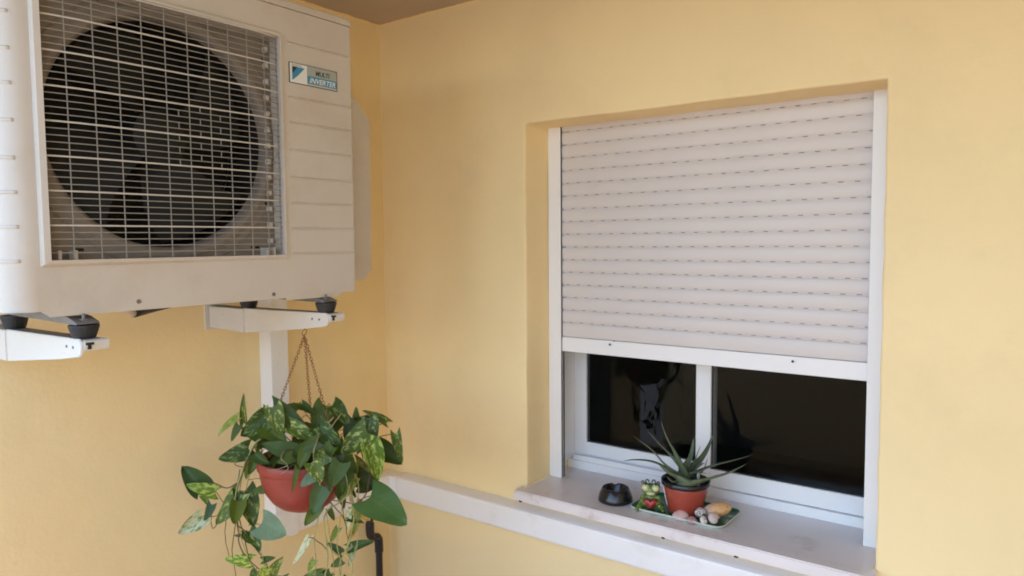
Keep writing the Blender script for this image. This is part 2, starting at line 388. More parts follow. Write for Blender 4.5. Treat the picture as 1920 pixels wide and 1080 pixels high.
# ragged plaster left where wall meets stone
bm = bmesh.new()
for i in range(34):
    t = i/33; y = -0.012 + t*0.145
    ball(bm, (XL+0.001+wob(y, 0, 5, 0.003, 40), y, 0.7495), 0.0045+0.003*random.random(), (0.8, 1.2, 0.55), sub=1)
for i in range(26):
    ball(bm, (1.786+0.002*random.random(), -0.004+i*0.0055, 0.7495), 0.004+0.002*random.random(), (0.7, 1.2, 0.5), sub=1)
obj('plaster_bead', bm, M_WALL, R, smooth=True, kind='stuff')
bm = bmesh.new()
for x, s in ((0.7035, 1.2), (1.228, 1.0), (1.448, 1.1)):  # black blobs stand in for the shaded gaps under the sill
    ball(bm, (x, -0.0555, 0.7135), 0.0045*s, (1.5, 0.8, 0.7), sub=2)
obj('dark_gap_blob', bm, M_GASK, R, smooth=True, kind='stuff')

# ------------------------------------------------------------------ roller shutter
SH = root('roller_shutter', 'white slatted roller shutter lowered two thirds over the window', 'roller shutter', (1.24, 0.15, 0.76))
SX0, SX1, SY, PITCHZ = 0.7475, 1.7335, 0.1520, 0.0443
def slat_mesh(shift):
    bm = bmesh.new()
    H = PITCHZ; prof = []
    top = 0.0; bot = -(H-0.0050)
    for k in range(9):
        t = k/8; prof.append((SY - 0.0070*math.sin(PI*(0.06+0.90*t))**0.42, top+(bot-top)*t))
    prof += [(SY+0.0015, bot-0.0004), (SY+0.0045, bot+0.004), (SY+0.0045, top-0.004), (SY+0.001, top-0.0003)]
    prism(bm, prof, 0, SX0, SX1)
    bm.normal_update()
    # perforated hinge strip below: solid pieces with open slots between them
    n = 23; step = (SX1-SX0)/n; sl_ = 0.0150
    x = SX0
    for i in range(n+1):
        c = SX0 + (i+shift)*step
        a, b_ = c-sl_/2, c+sl_/2
        a = max(a, SX0); b_ = min(b_, SX1)
        if a > x+0.001: box(bm, x, a, SY-0.0006, SY+0.0030, bot-0.0020, bot+0.0002)
        x = max(x, b_)
    if x < SX1-0.001: box(bm, x, SX1, SY-0.0006, SY+0.0030, bot-0.0020, bot+0.0002)
    box(bm, SX0, SX1, SY-0.0006, SY+0.0030, bot-0.0048, bot-0.0020)
    me = bpy.data.meshes.new('slat'); bmesh.ops.recalc_face_normals(bm, faces=bm.faces); bm.to_mesh(me); bm.free(); me.materials.append(M_SLAT)
    return me
sm = [slat_mesh(s) for s in (0.15, 0.42, 0.70, 0.93)]
slot_shade = bpy.data.meshes.new('slot_shade_strip'); bm = bmesh.new(); box(bm, SX0+0.001, SX1-0.001, SY+0.0032, SY+0.0040, -0.0445, -0.0370); bm.to_mesh(slot_shade); bm.free(); slot_shade.materials.append(M_SLOTSHADE)  # dark strip stands in for the shade seen through the open slots
for k in range(17):
    zt = 1.9747 + PITCHZ - 0.0050 - PITCHZ*k + 0.0023
    if k < 16: me = sm[(k*3+1) % 4]
    else:
        bm = bmesh.new(); prof = []
        top, bot = 0.0, -(1.9747+PITCHZ-0.0027-PITCHZ*16-1.2605)
        for q in range(9):
            t = q/8; prof.append((SY-0.0070*math.sin(PI*(0.06+0.90*t))**0.42, top+(bot-top)*t))
        prof += [(SY+0.0045, bot), (SY+0.0045, top-0.004)]
        prism(bm, prof, 0, SX0, SX1)
        me = bpy.data.meshes.new('slat'); bmesh.ops.recalc_face_normals(bm, faces=bm.faces); bm.to_mesh(me); bm.free(); me.materials.append(M_SLAT)
    o = link('slat', me, None, SH); o.location = (0, 0, zt)
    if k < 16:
        q = link('slot_shade_strip', slot_shade, None, o)
bm = bmesh.new(); box(bm, SX0-0.001, SX1+0.001, 0.1430, 0.1565, 1.2085, 1.2590, bev=0.0016)
obj('bottom_rail', bm, M_WHITE, SH)
for x, z in ((0.9405, 1.247), (1.5384, 1.2455)):
    bm = bmesh.new()
    tube(bm, [(x, 0.1450, z), (x, 0.1395, z)], 0.0088, 20); st = obj('stopper_bushing', bm, M_WHITE, SH)
    bm = bmesh.new(); tube(bm, [(x, 0.1400, z), (x, 0.1388, z)], 0.0040, 14); obj('screw', bm, M_GASK, st)
bm = bmesh.new(); box(bm, 0.952, 0.956, 0.1425, 0.1440, 1.2575, 1.2605); obj('notch', bm, M_GASK, SH)
for x0, x1, s in ((0.6945, 0.7450, 1), (1.7350, 1.7885, -1)):
    bm = bmesh.new()
    box(bm, x0, x1, 0.1370, 0.1420, 0.7500, 1.9965, bev=0.0012)          # front lip
    xo = x0 if s > 0 else x1-0.006
    box(bm, xo, xo+0.006, 0.1425, 0.1640, 0.7500, 1.9965)                  # web
    box(bm, x0, x1-0.0005, 0.1600, 0.1645, 0.7502, 1.9960, bev=0.0008)    # rear lip
    g = obj('guide_rail', bm, M_WHITE, SH)
    xi = x1-0.0025 if s > 0 else x0-0.0005
    for y in (0.1422, 0.1572):
        bm = bmesh.new(); box(bm, xi, xi+0.0030, y, y+0.0027, 0.7508, 1.995); obj('brush_seal', bm, M_GASK, g)

# ------------------------------------------------------------------ sliding window behind the shutter
WN = root('sliding_window', 'white two-sash sliding window with dark glass under the half-closed shutter', 'window', (1.24, 0.30, 0.7495))
bm = bmesh.new(); box(bm, 0.6935, 1.789, 0.262, 0.3655, 0.7495, 0.7805, bev=0.002); obj('frame_sill', bm, M_WHITE, WN)
bm = bmesh.new(); box(bm, 0.7135, 1.189, 0.2705, 0.2735, 0.7805, 0.7990, bev=0.001); box(bm, 0.7135, 1.1925, 0.300, 0.303, 0.7805, 0.790)
obj('track', bm, M_WHITE, WN)
for x0, x1 in ((0.6940, 0.6975), (1.7730, 1.7885)):
    bm = bmesh.new(); box(bm, x0, x1, 0.1650, 0.3655, 0.7810, 1.99); obj('frame_jamb', bm, M_WHITE, WN)
bm = bmesh.new(); box(bm, 0.698, 1.7725, 0.262, 0.3655, 1.955, 1.99); obj('frame_head', bm, M_WHITE, WN)
M_GLASS = bpy.data.materials.new('window_glass'); M_GLASS.use_nodes = True
t = M_GLASS.node_tree; n = t.nodes; l = t.links; n.remove(n['Principled BSDF'])
fr = n.new('ShaderNodeFresnel'); fr.inputs[0].default_value = 1.52
gl = n.new('ShaderNodeBsdfGlossy'); gl.inputs['Roughness'].default_value = 0.012; gl.inputs[0].default_value = (0.42, 0.43, 0.44, 1)
tp = n.new('ShaderNodeBsdfTransparent'); tp.inputs[0].default_value = (0.80, 0.82, 0.80, 1)
ms = n.new('ShaderNodeMixShader'); l.new(fr.outputs[0], ms.inputs[0]); l.new(tp.outputs[0], ms.inputs[1]); l.new(gl.outputs[0], ms.inputs[2])
l.new(ms.outputs[0], n['Material Output'].inputs[0])
def sash(x0, x1, y, z0, z1, sl, sr, rb, label):
    bm = bmesh.new(); d = 0.027
    box(bm, x0, x0+sl, y, y+d, z0, z1, bev=0.002); box(bm, x1-sr, x1, y, y+d, z0, z1, bev=0.002)
    box(bm, x0+sl, x1-sr, y+0.0004, y+d-0.0004, z0, z0+rb, bev=0.002); box(bm, x0+sl, x1-sr, y+0.0004, y+d-0.0004, z1-0.05, z1, bev=0.002)
    s = obj('sash', bm, M_WHITE, WN, label=label)
    a0, a1, b0, b1 = x0+sl, x1-sr, z0+rb, z1-0.05
    bm = bmesh.new()
    for q in ((a0, a0+0.003, b0, b1), (a1-0.003, a1, b0, b1), (a0+0.003, a1-0.003, b0, b0+0.003), (a0+0.003, a1-0.003, b1-0.003, b1)):
        box(bm, q[0], q[1], y+0.0095, y+0.0125, q[2], q[3])
    obj('gasket', bm, M_GASK, s)
    bm = bmesh.new(); vv = [bm.verts.new(p) for p in ((a0, y+0.0126, b0), (a1, y+0.0126, b0), (a1, y+0.0126, b1), (a0, y+0.0126, b1))]
    bm.faces.new(vv); obj('pane', bm, M_GLASS, s)
sash(1.1922, 1.7725, 0.272, 0.7825, 1.953, 0.0515, 0.060, 0.0560, 'right sash running in the front track')
sash(0.6980, 1.2430, 0.3060, 0.7830, 1.953, 0.0500, 0.050, 0.0600, 'left sash set further back')

# ------------------------------------------------------------------ white duct (pipe trunking) down the side wall and under the sill
TR = root('pipe_trunking', 'white plastic trunking from the air conditioner down and along under the window sill', 'trunking', (0.03, -0.54, 0.60))
bm = bmesh.new(); box(bm, 0.001, 0.066, -0.577, -0.509, 0.690, 1.5, bev=0.003); obj('vertical_duct', bm, M_TRUNK, TR)
bm = bmesh.new(); box(bm, 0.003, 0.0635, -0.565, -0.06, 0.5985, 0.6795, bev=0.006, seg=3); obj('side_duct', bm, M_TRUNK, TR)
bm = bmesh.new()
prism(bm, [(-0.580, 0.692), (-0.506, 0.692), (-0.488, 0.684), (-0.488, 0.594), (-0.520, 0.594), (-0.580, 0.640)], 0, 0.0008, 0.0685)
bmesh.ops.bevel(bm, geom=list(bm.edges), offset=0.003, segments=2, affect='EDGES'); obj('bend_cover', bm, M_TRUNK, TR)
bm = bmesh.new()
prism(bm, [(0.0015, -0.115), (0.0655, -0.115), (0.0655, -0.0605), (0.108, -0.0605), (0.108, -0.0015), (0.0015, -0.0015)], 2, 0.5955, 0.6830)
bmesh.ops.bevel(bm, geom=list(bm.edges), offset=0.004, segments=2, affect='EDGES'); obj('corner_cover', bm, M_TRUNK, TR)
bm = bmesh.new()
prism(bm, [(-0.0012, 0.6880), (-0.040, 0.6830), (-0.0520, 0.6790), (-0.056, 0.671), (-0.056, 0.605), (-0.053, 0.5985), (-0.047, 0.5965), (-0.003, 0.5965)], 0, 0.1085, 4.2)
obj('window_duct', bm, M_TRUNK, TR)

# ------------------------------------------------------------------ black drain pipe
DP = root('drain_pipe', 'thin black drain pipe with an offset bend in the wall corner', 'pipe', (0.05, -0.10, 0.0))
bm = bmesh.new(); tube(bm, catmull([(0.047, -0.146, 0.597), (0.047, -0.146, 0.53), (0.047, -0.146, 0.475), (0.047, -0.134, 0.457), (0.047, -0.112, 0.449), (0.047, -0.102, 0.430), (0.047, -0.1015, 0.38), (0.047, -0.101, 0.001)], 7), 0.0135, 16)
obj('pipe_run', bm, M_BLACKP, DP, smooth=True)
for pts in ([(0.047, -0.146, 0.515), (0.047, -0.146, 0.485), (0.047, -0.143, 0.466), (0.047, -0.134, 0.457)], [(0.047, -0.114, 0.449), (0.047, -0.104, 0.436), (0.047, -0.102, 0.415), (0.047, -0.1015, 0.385)]):
    bm = bmesh.new(); tube(bm, catmull(pts, 5), 0.0168, 16); obj('elbow', bm, M_BLACKP, DP, smooth=True)

# ------------------------------------------------------------------ air conditioner outdoor unit
AC = root('air_conditioner', 'large ivory outdoor air conditioner unit with square fan grille hung on the side wall', 'air conditioner', (0.39, -1.05, 1.457))
FX = 0.55; YL, YR = -1.43, -0.627; OL, OR_, OB, OT = -1.4085, -0.8620, 1.5680, 2.1180; ZTOP = 2.2143; RC = 0.05
bm = bmesh.new()
# sides in plan: right side, small rounded front corner, right front strip
def plan(bm, pts, z0, z1, thick=0.0):
    A = [bm.verts.new((p[0], p[1], z0)) for p in pts]; B = [bm.verts.new((p[0], p[1], z1)) for p in pts]
    for i in range(len(pts)-1): bm.faces.new((A[i], A[i+1], B[i+1], B[i]))
arcR = [(FX-0.006+0.006*math.cos(a), YR-0.006+0.006*math.sin(a)) for a in [PI/2*k/4 for k in range(4, -1, -1)]]
arcL = [(FX-RC+RC*math.cos(a), YL-RC*math.sin(a)) for a in [PI/2*k/10 for k in range(11)]]
SEAM = 2.1925
plan(bm, [(0.23, YR)] + arcR + [(FX, OR_)], 1.4615, SEAM)
plan(bm, [(FX, OL)] + arcL + [(0.23, YL-RC)], 1.4693, SEAM)
def quad(bm, *p): return bm.faces.new([bm.verts.new(q) for q in p])
quad(bm, (FX, OL, 1.4575), (FX, OR_, 1.4575), (FX, OR_, OB), (FX, OL, OB))
quad(bm, (FX, OR_, 1.4520), (FX, -0.689, 1.4520), (FX, -0.680, 1.4615), (FX, OR_, 1.4615))
quad(bm, (FX, -1.4250, 1.4690), (FX, -1.410, 1.4575), (FX, OL, 1.4575), (FX, OL, 1.4693), (FX, -1.425, 1.4693))
quad(bm, (FX, OL, OT), (FX, OR_, OT), (FX, OR_, SEAM), (FX, OL, SEAM))
# return lips of the opening, bottom pan and back
for a, c in (((OL, OB), (OR_, OB)), ((OR_, OB), (OR_, OT)), ((OR_, OT), (OL, OT)), ((OL, OT), (OL, OB))):
    quad(bm, (FX, a[0], a[1]), (FX, c[0], c[1]), (FX-0.045, c[0], c[1]), (FX-0.045, a[0], a[1]))
quad(bm, (FX-0.004, YL-RC+0.004, 1.4700), (FX-0.004, YR-0.004, 1.4700), (0.23, YR-0.004, 1.4700), (0.23, YL-RC+0.004, 1.4700))
quad(bm, (0.23, YL-RC, 1.4693), (0.23, YR, 1.4693), (0.23, YR, SEAM), (0.23, YL-RC, SEAM))
bmesh.ops.remove_doubles(bm, verts=bm.verts, dist=1e-5)
CS = obj('casing', bm, M_AC, AC)
for p in CS.data.polygons:
    p.use_smooth = p.area < 0.02 and abs(p.normal.z) < 0.1 and 0.02 < abs(p.normal.y) < 0.999
# lid
bm = bmesh.new()
lid = [(0.225, YR+0.004), (FX-0.004, YR+0.004), (FX+0.003, YR-0.004), (FX+0.003, YL)] + [(FX-RC+(RC+0.003)*math.cos(a), YL-(RC+0.003)*math.sin(a)) for a in [PI/2*k/10 for k in range(1, 11)]] + [(0.225, YL-RC-0.003)]
prism(bm, lid, 2, SEAM+0.0015, ZTOP)
bmesh.ops.bevel(bm, geom=[e for e in bm.edges if e.verts[0].co.z > ZTOP-1e-4 and e.verts[1].co.z > ZTOP-1e-4], offset=0.006, segments=3, affect='EDGES')
obj('lid', bm, M_AC, AC)
# pressed ribs: right front strip, and the short ones on the rounded left corner
RZ = [2.1060, 2.0380, 1.9700, 1.9055, 1.8360, 1.7655, 1.7000, 1.6343, 1.5684]
for z in RZ:
    if abs(z-2.038) < 1e-3: continue
    bm = bmesh.new()
    prism(bm, [(FX+0.0001, z+0.0060), (FX+0.0040, z+0.0022), (FX+0.0040, z+0.0008), (FX+0.0001, z-0.0010)], 1, -0.838, YR-0.004)
    obj('front_rib', bm, M_AC, CS)
for z in RZ:
    bm = bmesh.new(); pts = []
    for k in range(9):
        a = math.radians(28) + math.radians(62)*k/8
        pts.append((FX-RC+(RC-0.0022)*math.cos(a), YL-(RC-0.0022)*math.sin(a), z))
    pts += [(0.45, YL-RC+0.0022, z), (0.33, YL-RC+0.0022, z)]
    tube(bm, pts, 0.0046, 8); obj('corner_rib', bm, M_AC, CS, smooth=True)
# screws
for y, z in ((-1.237, 1.4760), (-0.899, 1.4700), (-1.395, 1.482)):
    bm = bmesh.new(); tube(bm, [(FX-0.001, y, z), (FX+0.0022, y, z)], 0.0048 if y > -1.3 else 0.002, 12)
    obj('screw', bm, M_ZINC if y > -1.3 else M_AC, AC)
# grille frame: bevelled ring standing proud of the front
bm = bmesh.new()
o_ = [(OL-0.014, OB-0.012), (OR_+0.005, OB-0.010), (OR_+0.005, OT+0.010), (OL-0.014, OT+0.010)]
p_ = [(OL-0.010, OB-0.006), (OR_+0.003, OB-0.0045), (OR_+0.003, OT+0.006), (OL-0.010, OT+0.006)]
q_ = [(OL+0.0012, OB+0.0012), (OR_-0.0012, OB+0.0012), (OR_-0.0012, OT-0.0012), (OL+0.0012, OT-0.0012)]
hL, hR = 0.020, 0.006
ho = [0.0004]*4; hi = [hL*0.55, hR, hR, hL*0.55]
RA = [bm.verts.new((FX+0.0004, *a)) for a in o_]
RB = [bm.verts.new((FX+h, *a)) for a, h in zip(p_, (0.012, 0.007, 0.007, 0.012))]
RD = [bm.verts.new((FX+h, *a)) for a, h in zip(q_, (0.014, 0.007, 0.007, 0.014))]
RE = [bm.verts.new((FX-0.02, *a)) for a in q_]
for A, B in ((RA, RB), (RB, RD), (RD, RE)):
    for k in range(4): bm.faces.new((A[k], A[(k+1) % 4], B[(k+1) % 4], B[k]))
GR = obj('grille_frame', bm, M_AC, AC)
def bow(y):   # how far the wires stand forward along the width
    t = (y-OL)/(OR_-OL); e = min(t, 1-t)
    return FX-0.006 + 0.015*min(1, e/0.14)**0.6
def hwire(z, rad):
    bm = bmesh.new(); n = 16
    pts = [(bow(OL+(OR_-OL)*k/n) if 0 < k < n else FX-0.008, OL+(OR_-OL)*k/n, 0) for k in range(n+1)]
    extra = [(bow(OL+0.02), OL+0.02, 0), (bow(OR_-0.02), OR_-0.02, 0), (bow(OL+0.008), OL+0.008, 0)]
    pts = sorted(pts+extra, key=lambda p: p[1])
    tube(bm, pts, rad, 6); me = bpy.data.meshes.new('thin_wire'); 
    for fc in bm.faces: fc.smooth = True
    bm.to_mesh(me); bm.free(); me.materials.append(M_WIRE2 if rad > 0.0015 else M_WIRE); return me
thin, thick = hwire(0, 0.00115), hwire(0, 0.0019)
z = 2.046+0.068; k = 0
while z > OB+0.004:
    o = link('thick_wire' if k % 5 == 0 else 'thin_wire', thick if k % 5 == 0 else thin, None, GR); o.location = (0.001 if k % 5 == 0 else 0, 0, z)
    z -= 0.0136; k += 1
VY = [-1.3611, -1.3100, -1.2608, -1.2112, -1.1608, -1.1092, -1.0576, -1.0080, -0.9580, -0.9090]
vm = bpy.data.meshes.new('upright_wire'); bm = bmesh.new(); tube(bm, [(0, 0, OB+0.001), (0, 0, OT-0.001)], 0.0012, 6); bm.to_mesh(vm); bm.free(); vm.materials.append(M_WIRE)
for y in VY:
    o = link('upright_wire', vm, None, GR); o.location = (bow(y)-0.0024, y, 0)
o = link('upright_wire', vm, None, GR); o.location = (FX-0.006, OL+0.006, 0)
o = link('upright_wire', vm, None, GR); o.location = (FX-0.006, OR_-0.006, 0)
hm = bpy.data.meshes.new('short_wire'); bm = bmesh.new(); tube(bm, [(0, 0, 0), (0, 0, 0.0136)], 0.0011, 6); bm.to_mesh(hm); bm.free(); hm.materials.append(M_WIRE)
for i in range(10):
    for j, ys in enumerate(([-1.135, -1.034], [-1.0838])):
        if i % 2 == j:
            for y in ys:
                o = link('short_wire', hm, None, GR); o.location = (bow(y)-0.0022, y, 1.8420-0.0136*5+0.0136*i-0.0008)
# shroud plate with round bell mouth, fan, dark coil
CYF, CZF, RF = -1.1375, 1.845, 0.254
bm = bmesh.new(); N = 64
outer = []; XP = FX-0.040
def sq(a):
    c, s = math.cos(a), math.sin(a); hy0, hy1, hz0, hz1 = OL-CYF, OR_-CYF, OB-CZF, OT-CZF
    t = min((hy1 if c > 0 else hy0)/c if abs(c) > 1e-6 else 9, (hz1 if s > 0 else hz0)/s if abs(s) > 1e-6 else 9)
    return CYF+c*t, CZF+s*t
import itertools
angs = sorted([2*PI*k/N for k in range(N)] + [math.atan2(b_-CZF, a-CYF) % (2*PI) for a in (OL, OR_) for b_ in (OB, OT)])
rr = [(RF+0.030, XP), (RF+0.022, XP+0.006), (RF+0.010, XP+0.006), (RF+0.002, XP-0.002), (RF, XP-0.012), (RF-0.002, XP-0.024)]
cols = []
for a in angs:
    y, z = sq(a); ring = [bm.verts.new((XP, y, z))]
    for q, x in rr:
        yy, zz = CYF+q*math.cos(a), CZF+q*math.sin(a)
        yy = min(max(yy, OL+0.001), OR_-0.001)
        ring.append(bm.verts.new((x, yy, zz)))
    cols.append(ring)
for i in range(len(cols)):
    A, B = cols[i], cols[(i+1) % len(cols)]
    for k in range(len(A)-1): bm.faces.new((A[k], B[k], B[k+1], A[k+1]))
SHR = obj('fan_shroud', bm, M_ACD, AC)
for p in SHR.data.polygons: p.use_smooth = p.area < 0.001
for y, z, w_, h_ in ((-1.335, 1.589, 0.018, 0.006), (-0.915, 1.589, 0.012, 0.006), (-0.930, 1.589, 0.006, 0.006), (-0.884, 2.06, 0.006, 0.010), (-0.880, 1.99, 0.008, 0.007), (-0.886, 1.70, 0.006, 0.008), (-1.392, 1.98, 0.008, 0.008)):
    boxo('slot', M_DARK, SHR, XP+0.0002, XP+0.0014, y-w_/2, y+w_/2, z-h_/2, z+h_/2)
for y in (-1.382, -1.352, -0.905, -0.884):
    boxo('clip', M_AC, SHR, XP+0.002, XP+0.030, y-0.003, y+0.003, OB+0.001, OB+0.020, bev=0.001)
for y in (OR_-0.020,):
    for i in range(13):
        boxo('clip', M_AC, SHR, XP+0.002, XP+0.016, y-0.004, y+0.004, 1.60+i*0.040, 1.612+i*0.040, bev=0.001)
# pressed corner stiffeners of the shroud
for sy, sz in ((-1, -1), (1, -1), (-1, 1), (1, 1)):
    pts = []
    for k in range(9):
        a = math.radians(22+46*k/8); q = RF+0.046
        pts.append((XP+0.001, CYF+sy*q*math.cos(a), CZF+sz*q*math.sin(a)))
    pts = [p for p in pts if OL+0.004 < p[1] < OR_-0.004]
    bm = bmesh.new(); tube(bm, pts, 0.0022, 6); obj('pressed_bead', bm, M_ACD, SHR, smooth=True)
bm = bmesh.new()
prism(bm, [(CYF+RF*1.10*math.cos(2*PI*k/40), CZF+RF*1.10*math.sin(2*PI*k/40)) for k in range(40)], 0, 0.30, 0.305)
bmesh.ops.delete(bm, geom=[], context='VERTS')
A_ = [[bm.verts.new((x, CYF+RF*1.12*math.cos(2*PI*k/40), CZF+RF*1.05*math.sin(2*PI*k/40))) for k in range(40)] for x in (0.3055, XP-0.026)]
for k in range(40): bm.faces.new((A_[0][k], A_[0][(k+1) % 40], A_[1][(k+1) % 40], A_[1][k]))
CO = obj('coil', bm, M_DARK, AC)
FN = None
bm = bmesh.new(); tube(bm, [(XP-0.11, CYF, CZF), (XP-0.03, CYF, CZF), (XP-0.022, CYF, CZF)], lambda t: 0.062 if t < 0.9 else 0.045, 32)
FN = obj('fan_hub', bm, M_BLADE, AC, smooth=False)
for q in range(4):
    bm = bmesh.new(); a0 = q*PI/2+0.35; G = []
    for i in range(9):
        t = i/8; rad = 0.055+0.188*t; row = []
        for j in range(7):
            s = j/6-0.5; a = a0 + s*(1.05-0.12*t) + 0.22*t*t
            x = XP-0.065 + s*0.075*(1-0.35*t)
            row.append(bm.verts.new((x, CYF+rad*math.cos(a), CZF+rad*math.sin(a))))
        G.append(row)
    for i in range(8):
        for j in range(6): bm.faces.new((G[i][j], G[i+1][j], G[i+1][j+1], G[i][j+1]))
    obj('fan_blade', bm, M_BLADE, FN, smooth=True)
# valve cover on the right-hand side
bm = bmesh.new()
prism(bm, [(YR-0.01, 2.035), (-0.500, 2.035), (-0.4415, 1.972), (-0.4480, 1.512), (-0.478, 1.484), (YR-0.01, 1.474)], 0, 0.27, 0.42)
bmesh.ops.bevel(bm, geom=[e for e in bm.edges], offset=0.003, segments=2, affect='EDGES'); obj('valve_cover', bm, M_AC, AC)
# feet: pressed rails running front to back, with bolts
for yb in (-0.735, -1.349):
    bm = bmesh.new()
    prism(bm, [(0.13, 1.4570), (0.50, 1.4570), (0.535, 1.4520), (0.566, 1.4440), (0.572, 1.4400), (0.564, 1.4385), (0.13, 1.4425)], 1, yb-0.022, yb+0.022)
    ft = obj('foot_rail', bm, M_ZINC, AC)
    for x in (0.550, 0.19):
        bm = bmesh.new(); tube(bm, [(x, yb, 1.437), (x, yb, 1.4600)], 0.0035, 10); tube(bm, [(x, yb, 1.4420), (x, yb, 1.4490)], 0.008, 6); obj('bolt', bm, M_ZINC, ft)
# drain hose under the pan
bm = bmesh.new(); tube(bm, catmull([(0.46, -1.205, 1.4425), (0.36, -1.11, 1.4415), (0.22, -0.97, 1.440), (0.06, -0.80, 1.437), (0.03, -0.6, 1.43)], 5), 0.0095, 10)
HS = obj('drain_hose', bm, M_RUB, AC, smooth=True)
bm = bmesh.new(); tube(bm, [(0.463, -1.208, 1.4425), (0.472, -1.225, 1.4500), (0.480, -1.245, 1.4600)], 0.0085, 12); obj('hose_spigot', bm, M_AC, HS, smooth=True)
# name plate
NP = boxo('name_plate', M_BADGE, AC, FX+0.0005, FX+0.0022, -0.8345, -0.6810, 2.0095, 2.0610, bev=0.0004)
bm = bmesh.new()
for a in ((-0.8345, -0.6810, 2.0600, 2.0612), (-0.8345, -0.6810, 2.0093, 2.0105), (-0.8347, -0.8335, 2.0106, 2.0599), (-0.6820, -0.6808, 2.0106, 2.0599)):
    box(bm, FX+0.0005, FX+0.0027, *a)
obj('plate_border', bm, M_NAVY, NP)
boxo('plate_field', M_TAG, NP, FX+0.0022, FX+0.0025, -0.8325, -0.7795, 2.0110, 2.0595)
boxo('blue_band', M_BLUE, NP, FX+0.0022, FX+0.0026, -0.7790, -0.6825, 2.0150, 2.0350)
boxo('grey_band', M_GREYP, NP, FX+0.0022, FX+0.0026, -0.7790, -0.6825, 2.0350, 2.0590)
bm = bmesh.new(); prism(bm, [(-0.8260, 2.0515), (-0.7870, 2.0515), (-0.8080, 2.0300), (-0.8260, 2.0160)], 0, FX+0.0025, FX+0.0028); obj('blue_triangle', bm, M_BLUE, NP)
bm = bmesh.new(); prism(bm, [(-0.8260, 2.0515), (-0.8090, 2.0515), (-0.8260, 2.0330)], 0, FX+0.0028, FX+0.0031); obj('dark_triangle', bm, M_NAVY, NP)
def text(s, name, m, parent, y, z, size, x, shear=0.0, width=None, bold=0.0):
    c = bpy.data.curves.new(name, 'FONT'); c.body = s; c.size = size; c.shear = shear; c.offset = bold; c.extrude = 0.0001; c.resolution_u = 2
    t_ = bpy.data.objects.new(name, c); COL.objects.link(t_)
    bpy.context.view_layer.update()
    me = bpy.data.meshes.new_from_object(t_.evaluated_get(bpy.context.evaluated_depsgraph_get()))
    bpy.data.objects.remove(t_); bpy.data.curves.remove(c)
    xs = [v.co.x for v in me.vertices]; k = width/(max(xs)-min(xs)) if width else 1
    for v in me.vertices: v.co = Vector((x+v.co.z, y+(v.co.x-min(xs))*k, z+v.co.y))
    me.materials.clear(); return link(name, me, m, parent)
text('DAIKIN', 'lettering', M_NAVY, NP, -0.8260, 2.0535, 0.0058, FX+0.0027, width=0.030)
text('MULTI', 'lettering', M_NAVY, NP, -0.7520, 2.0395, 0.0170, FX+0.0028, shear=0.15, width=0.046, bold=0.0004)
text('INVERTER', 'lettering', M_TAG, NP, -0.7720, 2.0180, 0.0190, FX+0.0028, shear=0.3, width=0.085, bold=0.0003)

# ------------------------------------------------------------------ wall brackets
def bracket(label):
    y0, y1 = -0.755, -0.715
    B = root('wall_bracket', label, 'bracket', (0, -0.735, 1.33), 'brackets carrying the air conditioner')
    bm = bmesh.new()
    # C-channel arm: web on the near side, tapered, rounded nose
    prof = [(0.19, 1.4050), (0.572, 1.4105), (0.5805, 1.4060), (0.583, 1.394), (0.579, 1.380), (0.568, 1.3745), (0.475, 1.3620), (0.19, 1.3310)]
    prism(bm, prof, 1, y0, y0+0.004)
    bmesh.ops.bevel(bm, geom=[e for e in bm.edges if abs(e.verts[0].co.y-y0) < 1e-5 and abs(e.verts[1].co.y-y0) < 1e-5], offset=0.0018, segments=2, affect='EDGES')
    obj('arm', bm, M_BRKT, B)
    bm = bmesh.new(); prism(bm, [(0.01, 1.4035), (0.575, 1.4100), (0.575, 1.4070), (0.01, 1.4005)], 1, y0+0.0045, y1); obj('top_flange', bm, M_ZINC, B)
    bm = bmesh.new(); prism(bm, [(0.01, 1.4025), (0.1945, 1.4035), (0.1945, 1.3315), (0.17, 1.3330), (0.01, 1.3370)], 1, y0-0.003, y0+0.004)
    bmesh.ops.bevel(bm, geom=list(bm.edges), offset=0.0015, segments=2, affect='EDGES'); obj('arm_root', bm, M_BRKT, B)
    bm = bmesh.new(); prism(bm, [(0.50, 1.4070), (0.579, 1.4085), (0.5865, 1.4060), (0.588, 1.3970), (0.584, 1.3865), (0.50, 1.3840)], 1, y0+0.0045, y1+0.013)
    bmesh.ops.bevel(bm, geom=list(bm.edges), offset=0.0016, segments=2, affect='EDGES'); obj('extension', bm, M_BRKT, B)
    bm = bmesh.new(); box(bm, 0.5850, 0.5885, y0+0.0065, y0+0.0220, 1.3990, 1.4040); box(bm, 0.5850, 0.5885, y0+0.0100, y0+0.0170, 1.3905, 1.3989); obj('slot', bm, M_DARK, B)
    bm = bmesh.new(); box(bm, 0.0008, 0.008, y0-0.015, y1+0.02, 1.328, 1.4120, bev=0.0015); obj('wall_plate', bm, M_BRKT, B)
    for x in (0.515, 0.545):
        bm = bmesh.new(); tube(bm, [(x, y0-0.0012, 1.392), (x, y0+0.001, 1.392)], 0.003, 10); obj('rivet', bm, M_ZINC, B)
    for x, zz in ((0.550, 1.4105), (0.19, 1.4058)):
        bm = bmesh.new(); h = 1.4370-zz
        lathe(bm, [(0, 0), (0.0205, 0), (0.0225, 0.004), (0.0285, h-0.004), (0.0285, h), (0, h)], (x, (y0+y1)/2, zz), 28)
        d = obj('rubber_damper', bm, M_RUB, B)
    return B
BR = bracket('right hand white bracket, the one the plant basket hangs from')
B2 = BR.copy(); COL.objects.link(B2); B2.location = BR.location + Vector((0, -0.614, 0))
for ch in list(BR.children):
    c = ch.copy(); COL.objects.link(c); c.parent = B2; c.matrix_parent_inverse = ch.matrix_parent_inverse.copy()
